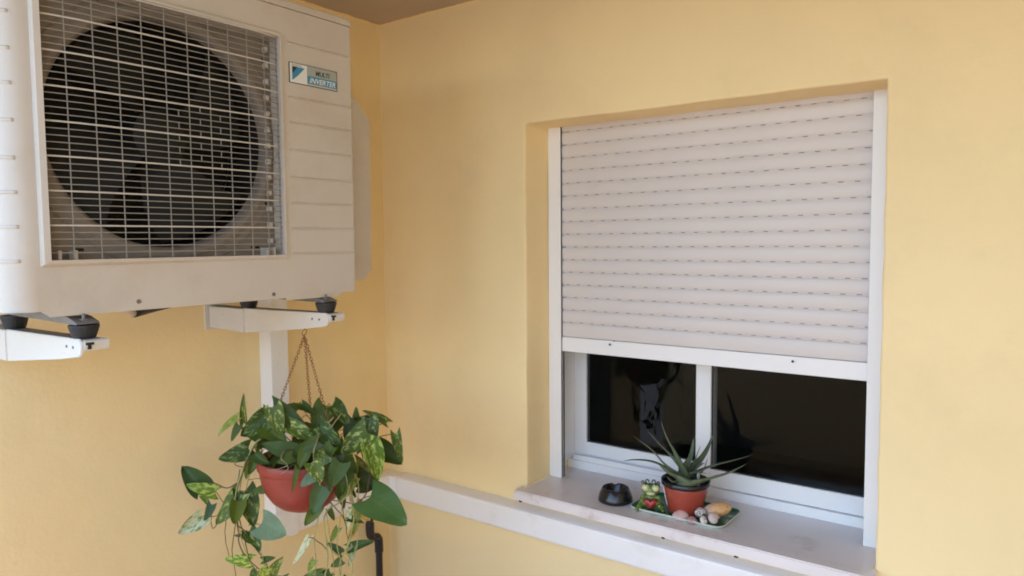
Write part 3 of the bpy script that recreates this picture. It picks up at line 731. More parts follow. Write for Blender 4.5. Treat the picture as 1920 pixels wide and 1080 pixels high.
B2['label'] = 'left hand white bracket with a dark T-shaped slot at its tip'

# ------------------------------------------------------------------ hanging basket of pothos
PC = Vector((0.455, -0.75, 0.852))
HB = root('hanging_basket', 'red plastic hanging pot of trailing variegated pothos on three copper chains', 'hanging plant', (0.455, -0.75, 0.852))
bm = bmesh.new()
prof = [(0, 0), (0.045, 0.001), (0.052, 0.004), (0.070, 0.012), (0.090, 0.030), (0.106, 0.055), (0.116, 0.085), (0.121, 0.112), (0.1205, 0.118), (0.1255, 0.121), (0.127, 0.126), (0.127, 0.144), (0.1250, 0.149), (0.124, 0.149), (0.122, 0.145), (0.117, 0.110), (0.105, 0.070), (0, 0.07)]
lathe(bm, prof, PC, 64); PT = obj('pot', bm, M_POT, HB, smooth=True)
bm = bmesh.new(); lathe(bm, [(0.119, 0.128), (0.09, 0.134), (0.04, 0.137), (0, 0.138)], PC, 40); obj('soil', bm, M_SOIL, HB, smooth=True)
HK = Vector((0.4757, -0.752, 1.352))
bm = bmesh.new()
tube(bm, [HK+Vector((0.0085*math.cos(a), 0.004*math.sin(a), 0.0085*math.sin(a))) for a in [2*PI*k/16 for k in range(17)]], 0.0011, 6)
tube(bm, [HK+Vector((0, 0, 0.008)), HK+Vector((0.002, 0, 0.014)), HK+Vector((0, 0, 0.0185))], 0.0012, 6)
obj('ring', bm, M_COPPER, HB, smooth=True)
cr = Vector((math.cos(YAW), math.sin(YAW), 0)); cf = Vector((-math.sin(YAW), math.cos(YAW), 0))
def chain(a, b):
    bm = bmesh.new(); a = Vector(a); b = Vector(b); L = (b-a).length; n = int(L/0.0088); d = (b-a).normalized()
    s = d.cross(Vector((0.3, 0.8, 0.1))).normalized(); q = d.cross(s)
    for i in range(n):
        c = a+(b-a)*((i+0.5)/n); tw = i*PI/2 + 0.35*math.sin(i*0.4)+random.uniform(-0.2, 0.2)
        w_ = s*math.cos(tw)+q*math.sin(tw)
        pts = [c + d*(0.0063*math.cos(t)) + w_*(0.0034*math.sin(t)) for t in [2*PI*k/8 for k in range(9)]]
        tube(bm, pts, 0.0010, 4, cap=False)
    obj('chain', bm, M_COPPER, HB)
ring_b = HK - Vector((0, 0, 0.009))
for off in (-cr*0.112+cf*(-0.050), -cr*0.006+cf*0.121, cr*0.112-cf*0.045):
    p = Vector((PC.x, PC.y, 0.997))+off
    chain(ring_b, p)

LEAVES=[([0.3219,-0.8491,1.0971],[0.3431,-0.8583,1.1772],0.0205,'v'),([0.3271,-0.8701,1.1143],[0.304,-0.9248,1.0807],0.0278,'p'),([0.3381,-0.8745,1.0973],[0.3374,-0.8999,1.058],0.022,'g'),([0.4147,-0.8299,1.117],[0.3781,-0.8945,1.0766],0.0673,'v'),([0.4584,-0.8472,1.1574],[0.4887,-0.8495,1.0839],0.0498,'v'),([0.4322,-0.8293,1.1445],[0.5361,-0.7769,1.0749],0.0615,'g'),([0.4526,-0.7518,1.1382],[0.3876,-0.7628,1.1425],0.019,'g'),([0.454,-0.7508,1.1443],[0.501,-0.7407,1.1215],0.0264,'g'),([0.4069,-0.7359,1.1276],[0.3632,-0.7435,1.0841],0.0293,'g'),([0.4929,-0.6968,1.133],[0.4953,-0.7449,1.0794],0.0673,'g'),([0.5692,-0.7398,1.1543],[0.6315,-0.7308,1.1202],0.0556,'v'),([0.5585,-0.648,1.074],[0.5584,-0.6481,1.1323],0.0278,'g'),([0.5472,-0.644,1.0745],[0.6091,-0.6228,1.1067],0.0498,'g'),([0.6428,-0.6102,1.0922],[0.593,-0.6472,1.1337],0.0351,'v'),([0.6221,-0.6505,1.1112],[0.6457,-0.6579,1.0534],0.0469,'v'),([0.6786,-0.6085,1.0669],[0.7024,-0.6032,0.9851],0.0293,'v'),([0.6395,-0.675,1.0771],[0.6034,-0.7392,1.0272],0.0791,'v'),([0.5756,-0.6602,1.0975],[0.5761,-0.6973,1.0302],0.0644,'g'),([0.5949,-0.6084,1.0075],[0.6748,-0.5864,0.9789],0.0673,'g'),([0.6663,-0.6924,1.05],[0.6942,-0.6841,0.9546],0.0586,'b'),([0.5333,-0.8413,1.0488],[0.4923,-0.9092,1.0781],0.0469,'t'),([0.5778,-0.7957,1.0713],[0.516,-0.8542,1.0346],0.0381,'g'),([0.4258,-0.8465,1.0999],[0.497,-0.831,1.0635],0.0527,'g'),([0.4868,-0.8136,1.1019],[0.5579,-0.7731,1.0629],0.0439,'v'),([0.3487,-0.8541,1.0266],[0.3171,-0.9274,1.0107],0.0527,'v'),([0.2025,-0.913,0.9078],[0.1785,-0.9558,0.9704],0.0673,'t'),([0.2526,-0.9007,0.8989],[0.2169,-0.9646,0.9313],0.041,'b'),([0.2215,-0.9239,0.8282],[0.1936,-0.982,0.7916],0.0498,'w'),([0.243,-0.9078,0.862],[0.2425,-0.9331,0.8221],0.0264,'t'),([0.3353,-0.8765,0.9043],[0.2944,-0.9319,0.8231],0.0556,'v'),([0.3245,-0.8596,0.9017],[0.3651,-0.8544,0.8081],0.0644,'v'),([0.3482,-0.8919,0.8889],[0.3484,-0.9041,0.8251],0.0439,'g'),([0.3732,-0.8358,0.8131],[0.4362,-0.8014,0.7829],0.0761,'l'),([0.414,-0.8429,0.9257],[0.3706,-0.8627,0.9121],0.0264,'g'),([0.3336,-0.8529,0.7863],[0.3765,-0.8459,0.7376],0.0395,'v'),([0.344,-0.8576,0.7057],[0.3062,-0.9106,0.726],0.0395,'b'),([0.3553,-0.8242,0.6994],[0.3885,-0.812,0.7099],0.0205,'g'),([0.3687,-0.8142,0.6493],[0.4104,-0.7956,0.7143],0.0351,'v'),([0.3147,-0.8544,0.7777],[0.3285,-0.8442,0.7464],0.0234,'g'),([0.6041,-0.8011,0.9565],[0.5952,-0.8326,0.8866],0.0498,'t'),([0.5823,-0.8048,0.8981],[0.5587,-0.8348,0.8472],0.0351,'g'),([0.611,-0.8209,0.999],[0.5879,-0.863,0.9693],0.0351,'l'),([0.6089,-0.8099,1.0199],[0.6436,-0.7966,0.9517],0.0498,'s'),([0.5571,-0.8485,1.0119],[0.5528,-0.8642,0.9456],0.0146,'g'),([0.5379,-0.6633,0.9461],[0.6416,-0.636,0.9172],0.0644,'s'),([0.6551,-0.6883,0.902],[0.7574,-0.6495,0.8386],0.1025,'h'),([0.5688,-0.6653,0.8554],[0.6096,-0.6474,0.8157],0.0439,'y'),([0.5693,-0.6899,0.8263],[0.6092,-0.6726,0.8223],0.0234,'g'),([0.5544,-0.676,0.7316],[0.6083,-0.6359,0.7528],0.0293,'t'),([0.5506,-0.7038,0.7281],[0.5162,-0.7294,0.7562],0.022,'g'),([0.4602,-0.7462,0.7621],[0.4377,-0.7878,0.6923],0.019,'w'),([0.5642,-0.6687,0.7346],[0.5564,-0.687,0.6832],0.022,'w'),([0.4897,-0.7242,0.6605],[0.443,-0.7589,0.6454],0.0264,'v'),([0.5367,-0.6892,0.6975],[0.5095,-0.7094,0.679],0.0264,'g'),([0.6265,-0.7844,1.0623],[0.6079,-0.8107,1.0228],0.0381,'g'),([0.3739,-0.8477,1.0173],[0.3647,-0.8671,0.9604],0.0322,'g'),([0.3552,-0.8492,1.0023],[0.3596,-0.8709,0.9454],0.0293,'p'),([0.5718,-0.7129,1.0182],[0.6019,-0.703,0.9462],0.0439,'s'),([0.5584,-0.7229,0.9357],[0.5862,-0.7147,0.8638],0.0322,'s'),([0.5346,-0.7281,0.8566],[0.5435,-0.7215,0.8214],0.019,'g'),([0.348,-0.7673,1.0713],[0.2846,-0.7896,1.0666],0.0439,'g'),([0.4458,-0.7569,1.0988],[0.438,-0.7876,1.071],0.0439,'g'),([0.5103,-0.659,1.0878],[0.4725,-0.6871,1.0416],0.0498,'g'),([0.5587,-0.7725,1.1038],[0.6198,-0.752,1.0578],0.0527,'v'),([0.5976,-0.7187,1.0537],[0.5914,-0.7482,1.0009],0.0439,'g'),([0.364,-0.8551,1.0925],[0.4245,-0.8475,1.0481],0.0469,'g'),([0.4114,-0.7825,0.6488],[0.3867,-0.8009,0.6366],0.0205,'g'),([0.467,-0.741,0.6279],[0.4971,-0.7187,0.6667],0.0234,'g'),([0.5627,-0.6698,0.9218],[0.5861,-0.6648,0.9906],0.0234,'p'),([0.5709,-0.6886,0.8523],[0.5656,-0.7051,0.7876],0.0205,'w'),([0.5779,-0.6709,0.8022],[0.5655,-0.6927,0.7526],0.0176,'y'),([0.5885,-0.6132,0.9189],[0.5449,-0.6457,0.8803],0.0381,'s'),([0.3048,-0.8618,0.77],[0.2903,-0.8726,0.7733],0.0088,'g'),([0.6053,-0.8376,1.0292],[0.6313,-0.8307,0.9801],0.0439,'v'),([0.6505,-0.779,1.0223],[0.637,-0.8015,0.9589],0.0498,'t'),([0.6323,-0.7427,0.9923],[0.625,-0.7605,0.923],0.0469,'g'),([0.6277,-0.8085,1.0484],[0.6107,-0.8335,1.0235],0.0439,'v'),([0.5477,-0.8555,1.0405],[0.5332,-0.8913,1.03],0.0322,'g'),([0.3809,-0.8301,0.6852],[0.3618,-0.8443,0.6467],0.0293,'b'),([0.4899,-0.749,0.7072],[0.471,-0.763,0.6687],0.0205,'p'),([0.6032,-0.7394,1.0125],[0.6427,-0.7225,0.9771],0.0498,'g'),([0.6215,-0.7756,1.0393],[0.6117,-0.8079,0.9885],0.0498,'s'),([0.6019,-0.703,0.9462],[0.585,-0.728,0.8826],0.0381,'p'),([0.4361,-0.8887,1.038],[0.4815,-0.8799,1.0149],0.0351,'g'),([0.5865,-0.8391,1.0517],[0.5772,-0.8585,1.0126],0.0322,'g'),([0.5912,-0.6735,0.8445],[0.5834,-0.6918,0.7798],0.0205,'p'),([0.5527,-0.7147,0.803],[0.5351,-0.7278,0.7604],0.0205,'p'),([0.5091,-0.7097,0.6587],[0.484,-0.7284,0.6199],0.0264,'v'),([0.3565,-0.8482,0.6777],[0.3385,-0.8617,0.6314],0.0264,'v'),([0.5332,-0.6918,0.6428],[0.5508,-0.6787,0.6035],0.0293,'g'),([0.2232,-0.9226,0.8869],[0.2368,-0.9124,0.8559],0.0176,'p')]
STEMS=[(0.0022,'d',[[0.4565,-0.8112,1.03],[0.4252,-0.847,1.0777],[0.38,-0.8682,1.0233],[0.3454,-0.8815,0.9455],[0.3317,-0.8916,0.8777],[0.3269,-0.8827,0.8131],[0.3244,-0.8722,0.7398],[0.343,-0.8458,0.6824],[0.368,-0.8148,0.6211]]),(0.0024,'l',[[0.4475,-0.8304,1.0331],[0.4074,-0.8603,1.0631],[0.3584,-0.8718,0.9905],[0.3507,-0.89,0.9414],[0.3383,-0.8992,0.8739],[0.3285,-0.9065,0.859]]),(0.0018,'l',[[0.4362,-0.8139,1.0272],[0.372,-0.8492,1.0354],[0.3609,-0.8574,0.9722],[0.35,-0.8656,0.9193],[0.3425,-0.8712,0.9042]]),(0.0016,'d',[[0.3416,-0.8843,0.938],[0.3059,-0.8984,0.9198],[0.2578,-0.9092,0.9285],[0.2302,-0.9173,0.9207],[0.2014,-0.9138,0.9109]]),(0.0015,'d',[[0.3312,-0.892,0.8581],[0.2919,-0.8964,0.8706],[0.2526,-0.9007,0.8989]]),(0.0015,'d',[[0.3285,-0.894,0.8475],[0.2729,-0.898,0.8209],[0.2423,-0.9083,0.7939],[0.243,-0.9078,0.862]]),(0.0014,'d',[[0.3462,-0.8809,0.9756],[0.3208,-0.8873,0.8969],[0.2673,-0.9022,0.8363],[0.2215,-0.9239,0.8282]]),(0.0016,'d',[[0.3269,-0.8827,0.8131],[0.3376,-0.8623,0.7858],[0.3492,-0.8412,0.7351],[0.3634,-0.8182,0.6837],[0.3705,-0.8129,0.6211]]),(0.0013,'d',[[0.3039,-0.8999,0.8438],[0.2992,-0.9034,0.8057],[0.3004,-0.9025,0.7598],[0.2974,-0.8923,0.7216]]),(0.0016,'d',[[0.3279,-0.882,0.8512],[0.3304,-0.8677,0.7859],[0.3396,-0.8608,0.7242],[0.351,-0.8524,0.6963],[0.3717,-0.8245,0.665],[0.4114,-0.7825,0.6488]]),(0.0012,'d',[[0.3508,-0.8649,0.8128],[0.36,-0.8457,0.8132],[0.3707,-0.8377,0.8085]]),(0.0016,'l',[[0.3473,-0.8551,0.7857],[0.3609,-0.8325,0.7195],[0.3595,-0.8211,0.6713],[0.3644,-0.8175,0.6211]]),(0.0027,'k',[[0.5461,-0.7819,1.0527],[0.5747,-0.7856,1.0916],[0.6035,-0.8265,1.0656],[0.6004,-0.8288,1.0232],[0.5926,-0.8346,0.9736]]),(0.0016,'k',[[0.6026,-0.8271,1.026],[0.614,-0.8186,1.0344],[0.6214,-0.8131,1.0159],[0.6187,-0.8152,0.9904]]),(0.0016,'k',[[0.5854,-0.7776,1.0582],[0.6307,-0.7937,1.041],[0.6557,-0.7751,0.998],[0.6629,-0.7698,0.9622],[0.652,-0.7529,0.9119]]),(0.0023,'l',[[0.6036,-0.7391,1.0375],[0.6122,-0.7202,0.9826],[0.5971,-0.719,0.9049],[0.5516,-0.7529,0.8605],[0.5399,-0.7491,0.7963],[0.5362,-0.7394,0.7159],[0.5239,-0.7486,0.6394]]),(0.0026,'y',[[0.5838,-0.704,1.0256],[0.6003,-0.6917,0.9579],[0.5909,-0.6987,0.8977],[0.5902,-0.6868,0.8255],[0.5628,-0.6947,0.7373],[0.574,-0.6864,0.6908],[0.5667,-0.6918,0.6212]]),(0.002,'l',[[0.5877,-0.726,1.0242],[0.6003,-0.7166,0.9497],[0.6052,-0.7005,0.8711],[0.5796,-0.6946,0.7722],[0.545,-0.7079,0.6911],[0.5389,-0.6876,0.6193]]),(0.002,'d',[[0.5921,-0.6729,1.027],[0.6275,-0.659,0.9844],[0.6292,-0.6702,0.9199],[0.6168,-0.6794,0.8898],[0.6024,-0.6902,0.8764],[0.5435,-0.7215,0.8823]]),(0.0018,'d',[[0.6024,-0.6902,0.8764],[0.6245,-0.6861,0.8934],[0.6541,-0.6891,0.908]]),(0.0015,'d',[[0.542,-0.7351,0.8831],[0.5606,-0.7088,0.8411],[0.5696,-0.7021,0.8105],[0.5736,-0.6991,0.7722]]),(0.0016,'d',[[0.5713,-0.7133,0.9882],[0.5707,-0.7137,0.8979],[0.5733,-0.7118,0.8449],[0.5695,-0.7022,0.8074]]),(0.0015,'d',[[0.5368,-0.739,0.7434],[0.5112,-0.7456,0.7606],[0.4852,-0.7524,0.772],[0.4602,-0.7462,0.7621]]),(0.0016,'g',[[0.5882,-0.6882,1.0451],[0.6238,-0.6617,1.0447],[0.6463,-0.6325,1.0597],[0.6786,-0.6085,1.0669]]),(0.0015,'g',[[0.5895,-0.6748,1.015],[0.6239,-0.6616,1.0522],[0.6348,-0.6411,1.087],[0.6428,-0.6102,1.0922]]),(0.0015,'g',[[0.4621,-0.7447,1.0225],[0.4755,-0.7348,1.0833],[0.4539,-0.7508,1.1413]]),(0.0015,'g',[[0.4802,-0.7312,1.0223],[0.5136,-0.7188,1.0856],[0.5612,-0.7333,1.152]]),(0.0016,'g',[[0.4608,-0.7706,1.0254],[0.4318,-0.8171,1.0945],[0.4497,-0.8412,1.1521]]),(0.0015,'g',[[0.4369,-0.7884,1.0257],[0.3666,-0.8408,1.0747],[0.3219,-0.8491,1.0971],[0.3271,-0.8701,1.1143]]),(0.0015,'g',[[0.3774,-0.8327,1.0293],[0.3545,-0.8498,1.0673],[0.3381,-0.8745,1.0973]]),(0.0018,'k',[[0.4967,-0.7439,1.0311],[0.5722,-0.7625,1.0861],[0.6214,-0.7508,1.1446]]),(0.0015,'k',[[0.5661,-0.7795,1.07],[0.614,-0.8062,1.0483],[0.6039,-0.7888,1.0639]]),(0.0015,'d',[[0.5683,-0.7031,0.9321],[0.5802,-0.6693,0.9251],[0.5885,-0.6132,0.9189]]),(0.0013,'l',[[0.5315,-0.7429,0.777],[0.5325,-0.7172,0.7299],[0.5367,-0.6892,0.6975]]),(0.0014,'k',[[0.5323,-0.867,1.0563],[0.5423,-0.8845,1.0411],[0.553,-0.8765,1.0241],[0.5241,-0.8855,1.0098],[0.4754,-0.8844,0.9976]]),(0.0014,'k',[[0.553,-0.8765,1.0241],[0.555,-0.875,1.0128],[0.5294,-0.8816,0.9956]]),(0.0015,'l',[[0.6047,-0.8131,0.9771],[0.5679,-0.7906,0.8759],[0.5324,-0.7796,0.7898],[0.5085,-0.7601,0.7009],[0.4938,-0.7585,0.6193]]),(0.0016,'y',[[0.5921,-0.7227,0.9498],[0.5766,-0.7218,0.8563],[0.5574,-0.7236,0.7615],[0.5578,-0.7109,0.6957],[0.5411,-0.7108,0.6137]]),(0.0014,'d',[[0.3497,-0.8782,0.8851],[0.3208,-0.8873,0.8055],[0.3139,-0.8924,0.729],[0.3135,-0.8803,0.6472]]),(0.0015,'y',[[0.5516,-0.7529,0.8605],[0.5482,-0.7429,0.7962],[0.5401,-0.724,0.7112],[0.534,-0.7161,0.6215]]),(0.0016,'l',[[0.5968,-0.7067,0.9912],[0.6158,-0.6927,0.9311],[0.6019,-0.6905,0.8522],[0.5979,-0.6811,0.7873],[0.5792,-0.6825,0.7139]]),(0.0015,'l',[[0.3522,-0.8639,1.0024],[0.3387,-0.874,0.9422],[0.3192,-0.876,0.8627],[0.3232,-0.873,0.786],[0.327,-0.8578,0.7198]]),(0.0014,'d',[[0.3579,-0.8472,0.9689],[0.2983,-0.8667,0.9783],[0.3487,-0.8541,1.0266]])]
ALOE=[(0.0133,[[1.2246,0.0722,0.8655],[1.1672,0.0295,0.9083],[1.122,-0.0041,0.9189],[1.0822,-0.0337,0.9159]]),(0.015,[[1.2287,0.0504,0.8772],[1.193,0.0238,0.9144],[1.1626,0.0012,0.9564],[1.1152,-0.0341,1.0019]]),(0.0167,[[1.2311,0.0771,0.8874],[1.1934,0.0615,0.9353],[1.1636,0.0518,0.9648],[1.1354,0.0308,1.0023]]),(0.0117,[[1.2486,0.0527,0.8804],[1.2288,0.0255,0.9502],[1.2077,0.0098,0.9999],[1.1889,0.0083,1.0485]]),(0.0167,[[1.2297,0.101,0.8808],[1.2402,0.1213,0.9235],[1.2426,0.1355,0.9769]]),(0.0067,[[1.2444,0.087,0.8737],[1.2627,0.1007,0.9207],[1.2744,0.1093,0.961]]),(0.02,[[1.2405,0.0965,0.8704],[1.271,0.1317,0.9178],[1.283,0.1532,0.9487],[1.2924,0.1726,0.9883]]),(0.0117,[[1.2485,0.0776,0.8703],[1.3115,0.112,0.9048],[1.361,0.1364,0.9224],[1.4177,0.1662,0.9432]]),(0.0233,[[1.262,0.0378,0.8572],[1.3202,0.0687,0.8798],[1.3689,0.0924,0.8991],[1.4149,0.1267,0.9264]]),(0.0267,[[1.262,0.0378,0.8572],[1.2359,0.0183,0.8823],[1.2193,-0.0065,0.899],[1.1985,-0.022,0.9205]]),(0.01,[[1.2445,0.0871,0.8619],[1.2815,0.1022,0.88],[1.2983,0.1147,0.9268]]),(0.0133,[[1.2474,0.0394,0.8738],[1.2282,0.0126,0.8658],[1.2167,-0.0084,0.8859]]),(0.0117,[[1.2392,0.108,0.8637],[1.2619,0.1374,0.8909],[1.2677,0.1667,0.8912]]),(0.0133,[[1.2433,0.0612,0.8687],[1.2695,0.0683,0.8885],[1.3099,0.0734,0.8897]]),(0.0133,[[1.219,0.1055,0.8708],[1.1943,0.112,0.9058],[1.1819,0.1153,0.9236]])]

CAMDIR = Vector((0.80, -0.60, 0.20)).normalized()
def leaf(B, T, w_, kind, parent=HB, rnd=None):
    B = Vector(B); T = Vector(T); a = T-B; L = a.length; a.normalize()
    n0 = CAMDIR*0.85 + Vector((0, 0, 0.30)) + Vector((random.uniform(-1, 1), random.uniform(-1, 1), random.uniform(-1, 1)))*(0.12 if kind in 'lht' else 0.42)
    if rnd is not None: n0 = rnd
    nn_ = (n0 - a*n0.dot(a)).normalized(); s_ = a.cross(nn_)
    bm = bmesh.new(); uvl = bm.loops.layers.uv.new('UVMap'); rows = []; UV = {}
    NT, NS = 12, 3
    def prof(t):
        q = max(0, min(1, t)); return (math.sin(PI*min(1, (q+0.14)/1.14)**0.66)**0.56)*(1-0.30*q)
    mxp = max(prof(k/40) for k in range(41))
    fold = random.uniform(0.05, 0.36); curl = random.uniform(0.02, 0.34); bend = random.uniform(-0.10, 0.10); wav = random.uniform(0, 6)
    if kind in 'lh': fold, curl = 0.08, 0.05
    for i in range(NT+1):
        t = i/NT; hw = w_/2*prof(t)/mxp
        if i == NT: hw = 0
        row = []
        for j in range(-NS, NS+1):
            s = j/NS
            along = t*L - 0.20*L*abs(s)**1.5*(1-t)**3.2 
            p = B + a*along + s_*(s*hw + bend*L*math.sin(PI*t)*0.5) + nn_*(fold*w_*(abs(s)**1.3)*0.9*(1-0.4*t) - curl*L*t*t + 0.035*w_*math.sin(wav+9*t+s*2.5)*abs(s) + 0.04*w_)
            v = bm.verts.new(p); UV[v] = (s, t); row.append(v)
        rows.append(row)
    for p, q in zip(rows, rows[1:]):
        for k in range(2*NS):
            try: fc = bm.faces.new((p[k], p[k+1], q[k+1], q[k]))
            except ValueError: continue
            for lp in fc.loops: lp[uvl].uv = UV[lp.vert]
    me = bpy.data.meshes.new('leaf')
    for fc in bm.faces: fc.smooth = True
    bm.to_mesh(me); bm.free()
    return link('leaf', me, LK[kind], parent)
samples = []
STEMO = []
for rad, kind, pts in STEMS:
    P = catmull(pts, 6); samples += [(p, rad) for p in P]
    bm = bmesh.new()
    # slight kinks at the nodes
    P2 = [p + Vector((wob(p.x, p.y, p.z, 0.0025, 40), wob(p.y, p.z, p.x, 0.0025, 40), 0)) for p in P]
    tube(bm, P2, lambda t, r_=rad: r_*(1.0-0.35*t)*(1+0.22*max(0, math.sin(t*26))**8), 7)
    obj('stem', bm, SK[kind], HB, smooth=True)
def petiole(B, T, kind):
    B = Vector(B); T = Vector(T)
    best = min(samples, key=lambda s: (s[0]-B).length + (0 if s[0].z > B.z-0.01 else 0.03))
    d = (best[0]-B).length
    c0 = Vector((PC.x, PC.y, 0.985))
    far = 0.075
    src = best[0] if d < far else c0 + (B-c0)*0.25 + Vector((0, 0, -0.005))
    if (src-B).length < 0.004: return
    a = (T-B).normalized(); mid = (src+B)/2 + Vector((0, 0, 0.18))*(src-B).length - a*0.15*(src-B).length
    bm = bmesh.new(); tube(bm, catmull([src, mid, B, B+a*0.006], 5), 0.0010, 6)
    obj('leaf_stalk', bm, {'y': M_STEMY, 'w': M_STEML, 'p': M_STEML, 'v': M_STEMG, 'b': M_STEMG}.get(kind, M_STEMG if random.random() < 0.6 else M_STEMD), HB, smooth=True)
for B, T, w_, kind in LEAVES:
    leaf(B, T, w_, kind); petiole(B, T, kind)
# leaves filling the crown and hanging on the far side of the pot
for i in range(38):
    a = random.uniform(0, 2*PI); rr_ = random.uniform(0.02, 0.125); back = cf*math.sin(a)+cr*math.cos(a)
    if i >= 18:   # far side only
        back = (cf*abs(math.sin(a))*1.0+cr*math.cos(a)*0.9).normalized(); rr_ = random.uniform(0.10, 0.16)
    B = Vector((PC.x, PC.y, random.uniform(0.995, 1.075) if i < 18 else random.uniform(0.93, 1.06))) + back*rr_
    T = B + back*random.uniform(0.02, 0.06) + Vector((random.uniform(-0.03, 0.03), random.uniform(-0.03, 0.03), random.uniform(-0.055, 0.015) if i < 18 else random.uniform(-0.07, -0.02)))
    leaf(B, T, random.uniform(0.030, 0.055), random.choice('ggvsvvp'), rnd=(back*0.6+Vector((0, 0, 0.8))+CAMDIR*0.3).normalized() + Vector((random.uniform(-.3, .3), random.uniform(-.3, .3), random.uniform(-.3, .3))))
    bm = bmesh.new(); src = Vector((PC.x, PC.y, 0.985)) + back*rr_*0.4
    tube(bm, catmull([src, (src+B)/2+Vector((0, 0, 0.012)), B], 4), 0.0011, 6); obj('leaf_stalk', bm, M_STEMG, HB, smooth=True)

# ------------------------------------------------------------------ things on the sill
ZS = 0.7492
AT = root('ashtray', 'round black melamine ashtray standing left of the frog tray', 'ashtray', (1.012, 0.048, ZS))
bm = bmesh.new(); c = Vector((1.012, 0.048, ZS)); seg = 72; rings = []
prof = [(0, 0.0005), (0.050, 0.0005), (0.0560, 0.004), (0.0550, 0.014), (0.0505, 0.030), (0.0440, 0.0435), (0.0415, 0.0465), (0.0385, 0.0465), (0.0360, 0.043), (0.031, 0.022), (0.026, 0.012), (0, 0.011)]
lathe(bm, prof, c, seg)
for v in bm.verts:    # three cigarette rests pressed into the rim
    p = v.co-c; rr_ = math.hypot(p.x, p.y)
    if p.z > 0.030 and rr_ > 0.024:
        a = math.atan2(p.y, p.x)
        for q in range(4):
            d = abs((a-(-1.05+q*PI/2)+PI) % (2*PI)-PI)
            if d < 0.24: v.co.z -= 0.0045*math.cos(d/0.24*PI/2)*(p.z-0.030)/0.0145
obj('bowl', bm, M_BLACK, AT, smooth=True)
# faint pale lettering pressed on the side that faces the porch
cv = text('ASW', 'lettering', mat('grey_blue_print', (0.22, 0.26, 0.36), 0.4), AT, 0, 0, 0.012, 0, width=0.020)
a0 = math.radians(-63)
for v in cv.data.vertices:
    y, z_ = v.co.y-0.010, v.co.z
    rr_ = 0.0556-(z_*0.33)
    aa = a0 + y/0.05
    v.co = Vector((1.012+rr_*math.cos(aa), 0.048+rr_*math.sin(aa), ZS+0.0105+z_))

# tray
TY = root('tray', 'shallow rectangular green printed tray with pale rim holding frog, aloe and shells', 'tray', (1.232, 0.095, ZS))
def rrect(x0, x1, y0, y1, rd, n=7):
    out = []
    for cx, cy, a in ((x1-rd, y1-rd, 0), (x0+rd, y1-rd, PI/2), (x0+rd, y0+rd, PI), (x1-rd, y0+rd, 1.5*PI)):
        for k in range(n+1): out.append((cx+rd*math.cos(a+PI/2*k/n), cy+rd*math.sin(a+PI/2*k/n)))
    return out
def stack(bm, rows, cap0=False, cap1=False):
    R_ = [[bm.verts.new((p[0], p[1], z_)) for p in rw] for rw, z_ in rows]
    for A, B in zip(R_, R_[1:]):
        for k in range(len(A)): bm.faces.new((A[k], A[(k+1) % len(A)], B[(k+1) % len(A)], B[k]))
    if cap0: bm.faces.new(R_[0][::-1])
    if cap1: bm.faces.new(R_[-1])
x0, x1, y0, y1 = 1.078, 1.386, 0.002, 0.186
def rw(i, rd=0.03): return rrect(x0+i, x1-i, y0+i, y1-i, max(0.008, rd-i*0.5))
bm = bmesh.new(); stack(bm, [(rw(0.0035), ZS+0.0105), (rw(0.009), ZS+0.0050), (rw(0.014), ZS+0.0030)], cap1=True); obj('tray_floor', bm, M_TRAY, TY, smooth=False)
bm = bmesh.new(); stack(bm, [(rw(0.016), ZS+0.0004), (rw(0.010), ZS+0.0012), (rw(0.003), ZS+0.0070), (rw(0.0), ZS+0.0108), (rw(0.0008), ZS+0.0122), (rw(0.0026), ZS+0.0120), (rw(0.0036), ZS+0.0104)], cap0=True)
obj('tray_rim', bm, M_TRIM, TY, smooth=False)
TZ = ZS+0.0032

# aloe in its pot
AP = root('potted_aloe', 'spiky grey green aloe in a small terracotta coloured plastic pot on the tray', 'potted plant', (1.238, 0.083, TZ))
c = Vector((1.238, 0.083, TZ))
bm = bmesh.new(); lathe(bm, [(0, 0), (0.049, 0), (0.052, 0.003), (0.0665, 0.082), (0.0668, 0.088), (0.064, 0.088), (0.062, 0.08), (0.050, 0.006), (0, 0.006)], c, 56); obj('pot', bm, M_POT2, AP, smooth=True)
bm = bmesh.new(); lathe(bm, [(0.0630, 0.070), (0.0672, 0.0885), (0.0735, 0.0905), (0.0745, 0.0935), (0.0742, 0.1035), (0.0722, 0.105), (0.0700, 0.104), (0.066, 0.090), (0.061, 0.075)], c, 56); obj('pot_rim', bm, M_BLACK, AP, smooth=True)
bm = bmesh.new(); lathe(bm, [(0.0655, 0.0885), (0.04, 0.093), (0, 0.094)], c, 30); obj('soil', bm, M_SOIL, AP, smooth=True)
bm = bmesh.new()
for k in range(10):
    t = k/9; a = math.radians(205+2*math.sin(k*1.7)); rr_ = 0.0535+0.0125*t*0.8+0.0012
    box(bm, c.x+rr_*math.cos(a)-0.0012, c.x+rr_*math.cos(a)+0.0012, c.y+rr_*math.sin(a)-0.003-0.0008*(k % 3), c.y+rr_*math.sin(a)+0.003, c.z+0.018+0.0058*k, c.z+0.0236+0.0058*k)
obj('torn_label', bm, M_TAG, AP)
